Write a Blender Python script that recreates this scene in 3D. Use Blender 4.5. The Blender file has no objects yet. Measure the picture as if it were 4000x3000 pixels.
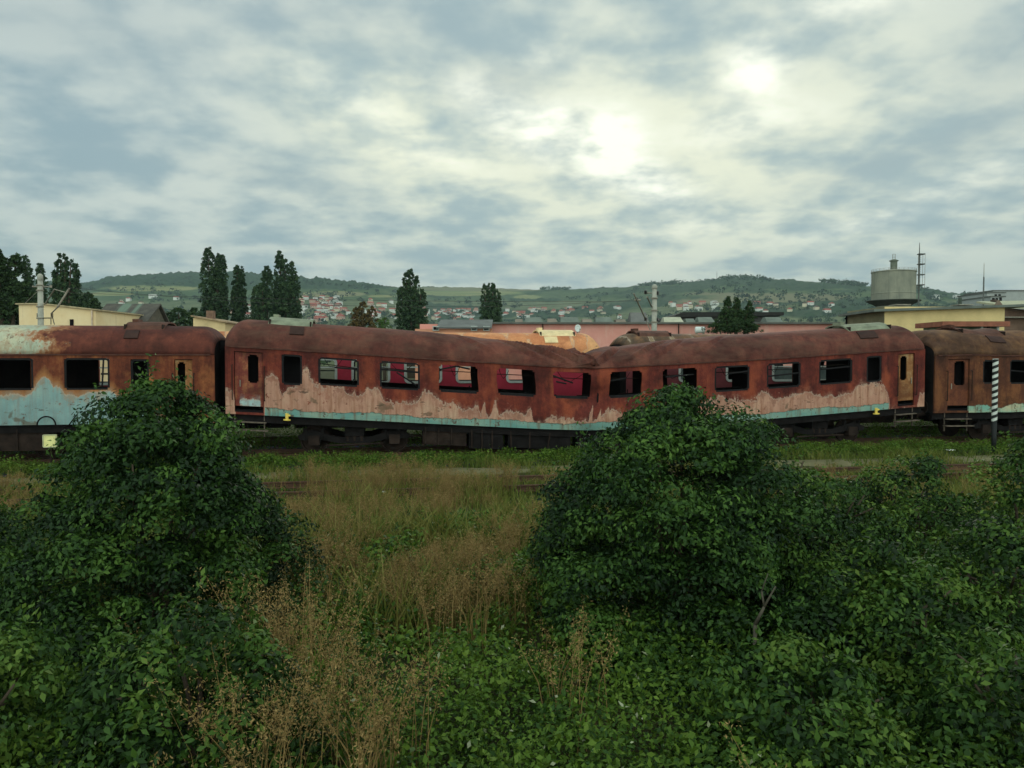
import bpy, math, random
import numpy as np
from mathutils import Vector, Matrix, noise as mn
PI = math.pi
random.seed(7); rng = np.random.default_rng(11)
scene = bpy.context.scene
col = scene.collection

# ------------------------------------------------------------------ camera geometry
EYE = 3.05
PIT = math.atan(100/3000)
CP, SP = math.cos(PIT), math.sin(PIT)
def ray(px, py):
    k = (px-2000)/3000; v = (1500-py)/3000
    return Vector((k, CP+v*SP, -SP+v*CP))
def at(px, py, Y):
    r = ray(px, py); l = Y/r.y
    return Vector((r.x*l, Y, EYE+r.z*l))
ANG = math.radians(9.7)
DX, DY = math.cos(ANG), math.sin(ANG)
NX, NY = -DY, DX
P0 = (-8.71, 23.35)
def face(px, py, t=0.0):
    """point of a vertical plane along the tracks (t metres behind the near coach sides) -> (s, z)"""
    r = ray(px, py); ax = P0[0]+t*NX; ay = P0[1]+t*NY
    det = DX*(-r.y) - DY*(-r.x)
    s = ((-ax)*(-r.y) - (-ay)*(-r.x))/det
    l = (DX*(-ay) - DY*(-ax))/det
    return s, EYE+r.z*l
def trk(s, t, z=0.0):
    return Vector((P0[0]+s*DX+t*NX, P0[1]+s*DY+t*NY, z))

# ------------------------------------------------------------------ helpers
def tag(o, label=None, cat=None, group=None, kind=None):
    if label: o['label'] = label
    if cat: o['category'] = cat
    if group: o['group'] = group
    if kind: o['kind'] = kind
    return o
def empty(name, loc, rz=0.0, label=None, cat=None, group=None):
    o = bpy.data.objects.new(name, None); col.objects.link(o)
    o.location = loc; o.rotation_euler = (0, 0, rz); o.empty_display_size = .2
    return tag(o, label, cat, group)
class MB:
    def __init__(s): s.V = []; s.F = []; s.M = []; s.A = {}
    def v(s, p): s.V.append(tuple(p)); return len(s.V)-1
    def f(s, idx, m=0): s.F.append(tuple(idx)); s.M.append(m)
    def box(s, x0, x1, y0, y1, z0, z1, m=0, seg=1):
        b = len(s.V)
        for i in range(seg+1):
            x = x0+(x1-x0)*i/seg
            for y, z in ((y0, z0), (y1, z0), (y1, z1), (y0, z1)): s.V.append((x, y, z))
        for i in range(seg):
            a = b+4*i
            for j in range(4):
                k = (j+1) % 4; s.f((a+j, a+k, a+4+k, a+4+j), m)
        s.f((b+3, b+2, b+1, b), m); e = b+4*seg; s.f((e, e+1, e+2, e+3), m)
        return s
    def tube(s, p0, p1, r0, r1=None, n=8, m=0, cap=True):
        r1 = r0 if r1 is None else r1
        p0 = Vector(p0); p1 = Vector(p1); d = (p1-p0).normalized()
        a = d.orthogonal().normalized(); c = d.cross(a); b = len(s.V)
        for p, r in ((p0, r0), (p1, r1)):
            for i in range(n):
                t = 2*PI*i/n; s.V.append(tuple(p+a*(r*math.cos(t))+c*(r*math.sin(t))))
        for i in range(n):
            j = (i+1) % n; s.f((b+i, b+j, b+n+j, b+n+i), m)
        if cap: s.f(tuple(range(b+n-1, b-1, -1)), m); s.f(tuple(range(b+n, b+2*n)), m)
        return s
    def path(s, pts, radii, n=7, m=0):
        for i in range(len(pts)-1): s.tube(pts[i], pts[i+1], radii[i], radii[i+1], n, m)
        return s
    def lathe(s, prof, n=32, c=(0, 0, 0), m=0, axis='z'):
        b = len(s.V)
        for r, z in prof:
            for i in range(n):
                t = 2*PI*i/n; x, y = r*math.cos(t), r*math.sin(t)
                if axis == 'z': s.V.append((c[0]+x, c[1]+y, c[2]+z))
                else: s.V.append((c[0]+x, c[1]+z, c[2]+y))
        for k in range(len(prof)-1):
            for i in range(n):
                j = (i+1) % n; s.f((b+k*n+i, b+k*n+j, b+(k+1)*n+j, b+(k+1)*n+i), m)
        s.f(tuple(range(b+n-1, b-1, -1)), m); e = b+(len(prof)-1)*n; s.f(tuple(range(e, e+n)), m)
        return s
    def poly_prism(s, pts, y0, y1, m=0):
        """pts in (x,z), extruded along y"""
        b = len(s.V); n = len(pts)
        for y in (y0, y1):
            for x, z in pts: s.V.append((x, y, z))
        for i in range(n):
            j = (i+1) % n; s.f((b+i, b+j, b+n+j, b+n+i), m)
        s.f(tuple(range(b+n-1, b-1, -1)), m); s.f(tuple(range(b+n, b+2*n)), m)
        return s
    def build(s, name, mats, parent=None, warp=None, smooth=False, solid=None, loc=None, rz=0):
        me = bpy.data.meshes.new(name)
        V = [warp(*p) for p in s.V] if warp else s.V
        me.from_pydata(V, [], s.F)
        if not isinstance(mats, (list, tuple)): mats = [mats]
        for m in mats: me.materials.append(m)
        if any(s.M): me.polygons.foreach_set('material_index', s.M)
        for k, a in s.A.items():
            at_ = me.attributes.new(k, 'FLOAT', 'POINT'); at_.data.foreach_set('value', a)
        if smooth: me.polygons.foreach_set('use_smooth', [True]*len(s.F))
        me.update()
        o = bpy.data.objects.new(name, me); col.objects.link(o)
        if parent: o.parent = parent
        if loc is not None: o.location = loc
        if rz: o.rotation_euler = (0, 0, rz)
        if solid:
            md = o.modifiers.new('thickness', 'SOLIDIFY'); md.thickness = abs(solid); md.offset = -1 if solid > 0 else 1
            if len(mats) > 1: md.material_offset = 1; md.material_offset_rim = 0
        return o
def np_mesh(name, V, quads, mat, tint=None, parent=None, nper=4):
    me = bpy.data.meshes.new(name)
    me.vertices.add(len(V)); me.vertices.foreach_set('co', V.astype(np.float32).ravel())
    nq = len(quads); me.loops.add(nq*nper); me.loops.foreach_set('vertex_index', quads.astype(np.int32).ravel())
    me.polygons.add(nq); me.polygons.foreach_set('loop_start', np.arange(nq, dtype=np.int32)*nper)
    if tint is not None:
        a = me.attributes.new('tint', 'FLOAT', 'POINT'); a.data.foreach_set('value', tint.astype(np.float32))
    me.materials.append(mat); me.update(calc_edges=True)
    o = bpy.data.objects.new(name, me); col.objects.link(o)
    if parent: o.parent = parent
    return o

# ------------------------------------------------------------------ materials
class NT:
    def __init__(s, name):
        s.m = bpy.data.materials.new(name); s.m.use_nodes = True; s.t = s.m.node_tree; s.t.nodes.clear()
        s.out = s.n('ShaderNodeOutputMaterial'); s._co = None
    def n(s, ty, **kw):
        nd = s.t.nodes.new(ty)
        for k, v in kw.items(): setattr(nd, k, v)
        return nd
    def l(s, a, b): s.t.links.new(a, b)
    def co(s):
        if not s._co: s._co = s.n('ShaderNodeTexCoord').outputs['Object']
        return s._co
    def sc(s, x, y, z, rot=(0, 0, 0)):
        mp = s.n('ShaderNodeMapping'); mp.inputs['Scale'].default_value = (x, y, z); mp.inputs['Rotation'].default_value = rot
        s.l(s.co(), mp.inputs['Vector']); return mp.outputs[0]
    def nz(s, scale, detail=6, rough=.6, vec=None, dist=0):
        nd = s.n('ShaderNodeTexNoise'); nd.inputs['Scale'].default_value = scale; nd.inputs['Detail'].default_value = detail
        nd.inputs['Roughness'].default_value = rough; nd.inputs['Distortion'].default_value = dist
        s.l(vec or s.co(), nd.inputs['Vector']); return nd.outputs['Fac']
    def put(s, sock, v):
        if hasattr(v, 'is_output') or isinstance(v, bpy.types.NodeSocket): s.l(v, sock)
        else: sock.default_value = v
    def ma(s, op, a, b=0.0, clamp=False):
        nd = s.n('ShaderNodeMath', operation=op, use_clamp=clamp); s.put(nd.inputs[0], a); s.put(nd.inputs[1], b); return nd.outputs[0]
    def mr(s, v, a, b, c=0.0, d=1.0):
        nd = s.n('ShaderNodeMapRange'); s.put(nd.inputs[0], v)
        for i, q in enumerate((a, b, c, d)): nd.inputs[i+1].default_value = q
        return nd.outputs[0]
    def mix(s, f, a, b, bt='MIX'):
        nd = s.n('ShaderNodeMix', data_type='RGBA', blend_type=bt); s.put(nd.inputs[0], f)
        for k, q in ((6, a), (7, b)):
            if isinstance(q, tuple): nd.inputs[k].default_value = (*q[:3], 1)
            else: s.l(q, nd.inputs[k])
        return nd.outputs[2]
    def ramp(s, f, stops):
        nd = s.n('ShaderNodeValToRGB'); s.l(f, nd.inputs[0]); e = nd.color_ramp.elements
        while len(e) < len(stops): e.new(.5)
        for i, (p, c) in enumerate(stops): e[i].position = p; e[i].color = (*c, 1)
        return nd.outputs[0]
    def attr(s, name): return s.n('ShaderNodeAttribute', attribute_name=name).outputs['Fac']
    def done(s, color, rough=.8, bump=None, bd=.02, spec=.3, metal=0.0, transl=0.0):
        p = s.n('ShaderNodeBsdfPrincipled')
        if isinstance(color, tuple): p.inputs['Base Color'].default_value = (*color, 1)
        else: s.l(color, p.inputs['Base Color'])
        s.put(p.inputs['Roughness'], rough); p.inputs['Specular IOR Level'].default_value = spec; p.inputs['Metallic'].default_value = metal
        if bump is not None:
            b = s.n('ShaderNodeBump'); b.inputs['Distance'].default_value = bd; b.inputs['Strength'].default_value = .7
            s.l(bump, b.inputs['Height']); s.l(b.outputs[0], p.inputs['Normal'])
        sh = p.outputs[0]
        if transl:
            tr = s.n('ShaderNodeBsdfTranslucent'); s.l(color, tr.inputs[0]); mx = s.n('ShaderNodeMixShader'); mx.inputs[0].default_value = transl
            s.l(sh, mx.inputs[1]); s.l(tr.outputs[0], mx.inputs[2]); sh = mx.outputs[0]
        s.l(sh, s.out.inputs[0]); return s.m
def plain(name, c, var=.35, scale=3, rough=.8, spec=.3, bump=.01, metal=0):
    t = NT(name); n = t.nz(scale, 7, .65); d = tuple(x*(1-var) for x in c); b = tuple(min(1, x*(1+var)) for x in c)
    return t.done(t.ramp(n, [(.3, d), (.7, b)]), rough, n, bump, spec, metal)

RUST_D = (.085, .022, .014); RUST_M = (.22, .052, .026); RUST_O = (.40, .115, .040)
def rust(name, c=(RUST_D, RUST_M, RUST_O), paint=None, rim=None, stripe=None, dirty=.5, edge=.16, bias=0.0, diag=False, seams=0.0):
    t = NT(name)
    n1 = t.nz(.55, 7, .62); n2 = t.nz(1.0, 6, .65, t.sc(5, 5, .7)); n3 = t.nz(9, 5, .7)
    f = t.ma('ADD', t.ma('ADD', t.ma('MULTIPLY', n1, .5), t.ma('MULTIPLY', n2, .3)), t.ma('MULTIPLY', n3, .2+bias*0))
    f = t.ma('ADD', f, bias)
    base = t.ramp(f, [(.39, c[0]), (.50, c[1]), (.61, c[2])])
    og = t.nz(.8, 5, .6, t.sc(1.6, 1.6, .8)); base = t.mix(t.mr(og, .50, .66, 0, .75), base, tuple(min(1, x*1.3) for x in c[2])); dk = t.nz(.7, 4, .6, t.sc(1.1, 1, 1.5)); base = t.mix(t.mr(dk, .52, .64, 0, .7), base, tuple(x*.75 for x in c[0]))
    spk = t.nz(30, 3, .6); base = t.mix(t.mr(spk, .35, .7, 0, .5), base, t.mix(.5, base, (.03, .015, .012)), 'MIX')
    bh = t.ma('ADD', n3, t.ma('MULTIPLY', n1, .6))
    if paint or stripe: en = t.ma('SUBTRACT', t.nz(4.5, 8, .68), .5)
    if paint:
        ed_ = t.mr(t.nz(.9, 2, .5), .35, .65, .5, 1.5)
        pd = t.ma('ADD', t.attr('pd'), t.ma('MULTIPLY', t.ma('MULTIPLY', en, edge*2.2), ed_)); vs = t.nz(1.0, 7, .7, t.sc(8, 8, .55)); pd = t.ma('ADD', pd, t.ma('MULTIPLY', t.ma('SUBTRACT', vs, .5), edge*1.6)); fk = t.nz(14, 5, .75); pd = t.ma('ADD', pd, t.ma('MULTIPLY', t.ma('SUBTRACT', fk, .5), .16))
        pc = t.ramp(t.nz(1.3, 7, .65), [(.3, tuple(x*.72 for x in paint[0])), (.5, paint[0]), (.72, paint[1])])
        st = t.nz(1.0, 7, .7, t.sc(7, 7, .6)); pc = t.mix(t.mr(st, .46, .66, 0, dirty), pc, (.25, .10, .05))
        sp = t.nz(5, 6, .7); pc = t.mix(t.mr(sp, .60, .66, 0, .85), pc, base)
        cu = t.nz(1.0, 8, .72, t.sc(1.6, 1.6, 5.5)); pc = t.mix(t.mr(cu, .60, .635, 0, .8), pc, (.075, .05, .035))
        big = t.nz(1.7, 3, .5, t.sc(1, 1, 1.3)); pc = t.mix(t.mr(big, .66, .70, 0, .7), pc, (.12, .085, .05))
        if rim:
            base = t.mix(t.mr(pd, -.34, .0, 0, .8), base, rim)
        fade = t.mr(t.ma('ADD', t.ma('MULTIPLY', t.nz(2.6, 8, .7, t.sc(1.5, 1.5, 1)), 1.0), t.mr(pd, 0, .45, .12, -.10)), .54, .62, 0, .75); pc = t.mix(fade, pc, t.mix(.45, base, paint[0]))
        chip = t.mix(t.mr(pd, .0, .05, 0, 1), (.50, .40, .31), pc)
        flecks = t.ma('MULTIPLY', t.mr(t.nz(5.5, 6, .75), .64, .66), t.mr(t.attr('pd'), -.45, -.1, 0, .8)); base = t.mix(flecks, base, paint[0])
        base = t.mix(t.ma('MULTIPLY', t.mr(t.nz(3.2, 7, .75), .42, .60), t.mr(pd, -.16, -.01, 0, .55)), base, tuple(x*.62 for x in paint[0]))
        pf = t.mr(pd, -.015, .02)
        base = t.mix(pf, base, chip)
    if stripe:
        sd = t.ma('ADD', t.attr('sd'), t.ma('MULTIPLY', en, .22))
        sc_ = t.ramp(t.nz(1.1, 6, .6, t.sc(1, 1, 3)), [(.35, stripe[0]), (.65, stripe[1])])
        st2 = t.nz(1.0, 6, .7, t.sc(8, 8, .8)); sc_ = t.mix(t.mr(st2, .50, .68, 0, .8), sc_, (.16, .10, .06))
        sp2 = t.nz(6, 6, .72); sc_ = t.mix(t.mr(sp2, .58, .63, 0, .85), sc_, (.10, .045, .03))
        lip = t.mix(t.mr(sd, .0, .035, 0, 1), (.06, .05, .035), sc_)
        base = t.mix(t.mr(sd, -.004, .008), base, lip)
    if diag:
        dn = t.nz(1.0, 6, .6, t.sc(1.2, 3.2, 3.2, (0, 0, .9))); bh = t.ma('ADD', bh, t.ma('MULTIPLY', dn, 3.0))
        base = t.mix(t.mr(dn, .42, .66, 0, .45), base, (.13, .072, .048))
    if seams:
        sx = t.n('ShaderNodeSeparateXYZ'); t.l(t.co(), sx.inputs[0])
        w = t.ma('PINGPONG', sx.outputs[0], seams/2); bh = t.ma('ADD', bh, t.mr(w, 0, .03, 1.2, 0))
    return t.done(base, .82, bh, .018, .25)

M = {}
M['rust_c'] = rust('rust_body_c', ((.055, .011, .009), (.155, .027, .018), (.27, .060, .026)), paint=((.50, .27, .19), (.56, .38, .26)), stripe=((.13, .30, .27), (.26, .37, .29)), edge=.26, dirty=.75)
M['rust_a'] = rust('rust_body_a', ((.085, .020, .012), (.20, .052, .022), (.36, .135, .045)), paint=((.24, .38, .37), (.33, .46, .41)), rim=(.48, .22, .08), edge=.10, dirty=.35)
M['rust_d'] = rust('rust_body_d', ((.045, .017, .010), (.115, .038, .018), (.22, .085, .03)), stripe=((.20, .42, .33), (.52, .50, .32)))
M['roof_c'] = rust('rust_roof_c', ((.062, .019, .014), (.120, .036, .026), (.175, .058, .038)), diag=True)
M['roof_a'] = rust('rust_roof_a', ((.060, .018, .013), (.115, .030, .020), (.175, .048, .028)), paint=((.42, .47, .35), (.58, .52, .34)), rim=(.46, .20, .08), edge=.42, seams=3.1)
M['roof_d'] = rust('rust_roof_d', ((.05, .023, .013), (.105, .048, .024), (.21, .105, .042)), diag=True)
M['roof_o'] = rust('rust_roof_orange', ((.56, .19, .08), (.66, .26, .11), (.74, .34, .15)), paint=((.74, .38, .17), (.80, .52, .25)), edge=.12, dirty=.25)
M['roof_k'] = rust('rust_roof_dark', ((.07, .05, .035), (.14, .08, .045), (.26, .13, .06)), paint=((.30, .22, .13), (.42, .33, .20)), edge=.12, dirty=.3)
M['crimson'] = plain('crimson_side', (.36, .026, .050), .25, 1.2, .6)
M['crimson_d'] = plain('dull_crimson_side', (.16, .035, .04), .4, 1.2, .7)
M['soot'] = plain('soot', (.010, .008, .009), .4, 2, .9, .1)
M['inner'] = plain('burnt_lining', (.016, .013, .013), .5, 2, .9, .1)
M['frame_k'] = plain('burnt_frame', (.014, .013, .014), .4, 5, .8, .2)
M['frame_w'] = plain('pale_frame', (.42, .46, .42), .25, 5, .5)
M['under'] = plain('underframe_black', (.011, .009, .009), .6, 3, .85, .15)
M['under2'] = plain('underframe_brown', (.028, .018, .014), .6, 3, .85, .15)
M['steel'] = plain('worn_steel', (.26, .24, .19), .4, 6, .6)
M['door_tan'] = rust('door_tan', ((.16, .05, .02), (.32, .14, .05), (.50, .33, .17)), bias=.03)
M['door_brown'] = rust('door_brown', ((.07, .024, .014), (.16, .05, .025), (.26, .09, .035)))
M['door_red'] = rust('door_red', ((.10, .025, .02), (.22, .05, .035), (.45, .20, .08)), paint=((.38, .52, .52), (.5, .6, .56)), edge=.1)
M['stepm'] = plain('worn_step', (.13, .10, .075), .6, 6, .6)
M['gutter'] = plain('gutter_rust', (.085, .032, .022), .5, 5, .8)
M['yellow'] = plain('yellow_paint', (.80, .60, .12), .2, 5, .6)
M['cream_post'] = plain('cream_corner', (.62, .48, .36), .35, 4, .7)
M['plate'] = plain('roof_plate_green', (.23, .25, .17), .4, 3, .8)
M['plate_r'] = plain('roof_plate_rust', (.10, .04, .025), .5, 3, .8)
M['plate_k'] = plain('roof_plate_dark', (.045, .02, .015), .4, 3, .8)
M['plate_y'] = plain('roof_plate_cream', (.80, .62, .34), .2, 3, .8)
M['glass'] = plain('dusty_glass', (.10, .13, .12), .4, 2, .25, .5)

def foliage(name, stops, rough=.6, transl=.18, nscale=.9):
    t = NT(name); tn = t.attr('tint'); n = t.nz(nscale, 3, .6)
    f = t.ma('ADD', t.ma('MULTIPLY', tn, .62), t.ma('MULTIPLY', n, .38))
    return t.done(t.ramp(f, stops), rough, None, 0, .25, 0, transl)
M['leaf'] = foliage('shrub_leaves', [(.25, (.006, .018, .005)), (.45, (.015, .044, .009)), (.62, (.042, .100, .014)), (.85, (.095, .180, .026))])
M['leaf2'] = foliage('hedge_leaves', [(.25, (.008, .022, .005)), (.45, (.024, .064, .010)), (.62, (.062, .130, .016)), (.85, (.14, .21, .032))])
M['weed'] = foliage('weed_leaves', [(.18, (.008, .022, .005)), (.4, (.026, .070, .009)), (.58, (.090, .165, .015)), (.8, (.165, .24, .035)), (.97, (.42, .45, .28))])
M['grass'] = foliage('short_grass', [(.2, (.045, .080, .012)), (.5, (.115, .155, .024)), (.75, (.21, .195, .045)), (.95, (.30, .23, .09))], .7)
M['dry'] = foliage('dry_grass', [(.2, (.14, .090, .032)), (.5, (.25, .165, .058)), (.8, (.38, .26, .10))], .8, .15)
M['poplar'] = foliage('poplar_leaves', [(.2, (.018, .042, .020)), (.5, (.040, .082, .034)), (.85, (.080, .135, .050))], .7, .12, .3)
M['fartree'] = foliage('far_leaves', [(.25, (.006, .018, .009)), (.5, (.016, .040, .016)), (.75, (.050, .085, .028))], .8, .1, .05)
M['broad'] = foliage('broadleaf_leaves', [(.2, (.012, .030, .010)), (.5, (.028, .060, .018)), (.85, (.060, .105, .030))], .7, .12, .3)
M['autumn'] = foliage('brown_leaves', [(.2, (.050, .036, .012)), (.5, (.11, .070, .020)), (.85, (.17, .13, .035))], .7, .12, .3)
M['lime'] = foliage('bright_green_leaves', [(.2, (.03, .07, .014)), (.5, (.06, .13, .022)), (.85, (.10, .18, .035))], .7, .12, .3)
M['bark'] = plain('bark', (.085, .062, .042), .4, 8, .9)

# ------------------------------------------------------------------ foliage generators
def unit(v): return v/np.maximum(np.linalg.norm(v, axis=1, keepdims=True), 1e-6)
def leaves(P, Nn, size, asp=.5, droop=.3):
    """folded diamond leaves: P points, Nn normals"""
    n = len(P); a = np.cross(Nn, rng.normal(size=(n, 3))); a = unit(a); a[:, 2] -= droop*rng.random(n); a = unit(a)
    b = unit(np.cross(Nn, a)); c = np.cross(a, b); s = size[:, None]
    V = np.stack([P, P+a*s*.42+b*s*asp*.5+c*s*.10, P+a*s, P+a*s*.42-b*s*asp*.5+c*s*.10], 1).reshape(-1, 3)
    return V, np.arange(n*4).reshape(-1, 4)
def blades(P, h, w, lean=.35, curve=.4):
    n = len(P); th = rng.random(n)*2*PI; side = np.stack([np.cos(th), np.sin(th), np.zeros(n)], 1)
    ph = rng.random(n)*2*PI; ld = np.stack([np.cos(ph), np.sin(ph), np.zeros(n)], 1)*(lean*rng.random(n)*h)[:, None]
    up = np.zeros((n, 3)); up[:, 2] = h; w = w[:, None]
    m = P+up*.55+ld*.4; t = P+up+ld*(1+curve); t[:, 2] -= curve*.15*h
    V = np.stack([P-side*w, P+side*w, m+side*w*.7, m-side*w*.7, t+side*w*.15, t-side*w*.15], 1).reshape(-1, 3)
    b = (np.arange(n)*6)[:, None]
    Q = np.concatenate([b+np.array([[0, 1, 2, 3]]), b+np.array([[3, 2, 4, 5]])], 0)
    return V, Q
def sphere(n):
    return unit(rng.normal(size=(n, 3)))
def clump_leaves(C, Rr, per, size, up=.5, squash=.8):
    """C (k,3) clump centres, Rr (k,) radii -> leaf positions, normals, tints"""
    k = len(C); d = sphere(k*per).reshape(k, per, 3); d[:, :, 2] = np.abs(d[:, :, 2])*1.0-.25
    rr = Rr[:, None, None]*(.55+.5*rng.random((k, per, 1)))
    off = d*rr; off[:, :, 2] *= squash
    P = (C[:, None, :]+off).reshape(-1, 3)
    Nn = d.reshape(-1, 3)+rng.normal(size=(k*per, 3))*.45; Nn[:, 2] += up; Nn = unit(Nn)
    ct = np.repeat(rng.random(k)**1.2*1.1, per); ti = np.clip(.6*ct+.45*rng.random(k*per), 0, 1)
    return P, Nn, np.full(k*per, size)*(.6+.8*rng.random(k*per)), ti
def stem_mb(h, r, n=6, spread=.6, base=0.0):
    mb = MB(); r0 = r
    for i in range(n):
        a = 2*PI*i/n+random.random(); p = Vector((random.uniform(-.12, .12), random.uniform(-.12, .12), base)); pts = [p]; rad = [r0]
        for j in range(1, 6):
            q = j/5; p = Vector((math.cos(a)*spread*q*q*1.0+random.uniform(-.06, .06), math.sin(a)*spread*q*q+random.uniform(-.06, .06), base+h*q*(.8+.2*random.random()))); pts.append(p); rad.append(r0*(1-.8*q))
        mb.path(pts, rad, 6)
    return mb
GZ = -.28   # ground level
def shrub(cx, cy, prof, nclump, label, mat='leaf', leaf=.075, per=90, cr=.30, group=None, xs=1.0, cat='shrub', name='shrub', lean=0.0, stem=(6, .045)):
    """prof: (z, radius) pairs"""
    root = empty(name, (cx, cy, GZ), 0, label, cat, group)
    zs = np.array([p[0] for p in prof]); rs = np.array([p[1] for p in prof]); H = zs.max()
    zz = np.linspace(zs.min(), H, 200); rr = np.interp(zz, zs, rs); w = rr+.12; w /= w.sum()
    z = rng.choice(zz, nclump, p=w)+rng.normal(size=nclump)*.04
    th = rng.random(nclump)*2*PI
    lump = np.array([mn.noise(Vector((math.cos(t)*1.3+cx*3, math.sin(t)*1.3, zc*1.1))) for t, zc in zip(th, z)])
    r = np.interp(z, zs, rs)*(1+.50*lump)*np.where(rng.random(nclump) < .3, .45+.4*rng.random(nclump), .84+.2*rng.random(nclump))
    C = np.stack([r*np.cos(th)*xs+lean*z, r*np.sin(th), z-.05], 1)
    R_ = cr*(.6+.7*rng.random(nclump))
    R_ = np.minimum(R_, .16+np.interp(z, zs, rs)*.5)
    P, Nn, S, T = clump_leaves(C, R_, per, leaf, .45)
    # long leafy shoots standing off the outline
    ns = nclump//3; si = rng.choice(nclump, ns); SP_ = []; 
    for i in si:
        c = C[i]; d = np.array([c[0]*.5, c[1]*.5, .9])+rng.normal(size=3)*.35; d /= np.linalg.norm(d); L = .12+.20*rng.random()
        q = rng.random((14, 1)); SP_.append(c+d*(R_[i]*.5)+d*L*q+rng.normal(size=(14, 3))*.025)
    SP_ = np.concatenate(SP_); P = np.concatenate([P, SP_]); Nn = np.concatenate([Nn, unit(rng.normal(size=SP_.shape)+[0, 0, .5])])
    S = np.concatenate([S, leaf*(.7+.5*rng.random(len(SP_)))]); T = np.concatenate([T, .45+.5*rng.random(len(SP_))])
    V, Q = leaves(P, Nn, S)
    np_mesh('foliage', V, Q, M[mat], np.repeat(T, 4), root)
    stem_mb(H*.85, stem[1], stem[0], max(rs)*.6).build('stem', M['bark'], root, smooth=True)
    return root

# ------------------------------------------------------------------ terrain
SKY = [(-3000, 1150), (-1500, 1120), (0, 1108), (180, 1102), (330, 1110), (366, 1108), (420, 1088), (512, 1080), (650, 1072), (786, 1066), (949, 1067), (1175, 1087), (1355, 1103), (1536, 1123), (1650, 1122), (1873, 1124), (2097, 1133), (2246, 1131), (2445, 1123), (2560, 1113), (2717, 1103), (2810, 1094), (2887, 1089), (3095, 1097), (3250, 1106), (3406, 1121), (3572, 1130), (3691, 1144), (3776, 1155), (3877, 1158), (4300, 1165), (5500, 1120), (7000, 1150)]
KX = np.array([p[0] for p in SKY], float); KY = np.array([p[1] for p in SKY], float)
def smin(a): return a*a*(3-2*a)
def terr_params(px):
    e = (1400-np.interp(px, KX, KY))/3000
    Yr = np.interp(px, [-3000, 300, 900, 1500, 1700, 2200, 2700, 3400, 7000], [2300, 2500, 2500, 2300, 2900, 2700, 2300, 1900, 1900])
    return e, Yr
E0 = (GZ-EYE)/230.0
def terr_z(px, Y):
    e, Yr = terr_params(px)
    t = np.clip((Y-230)/(Yr-230), 0, 1)
    w = .55*t+.45*smin(t)
    ee = E0+(e-E0)*w
    z = EYE+ee*Y
    over = np.clip((Y-Yr)/900, 0, 1)
    z = np.where(Y > Yr, EYE+e*Yr-over*160, z)
    return np.where(Y < 230, GZ, z)
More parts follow.
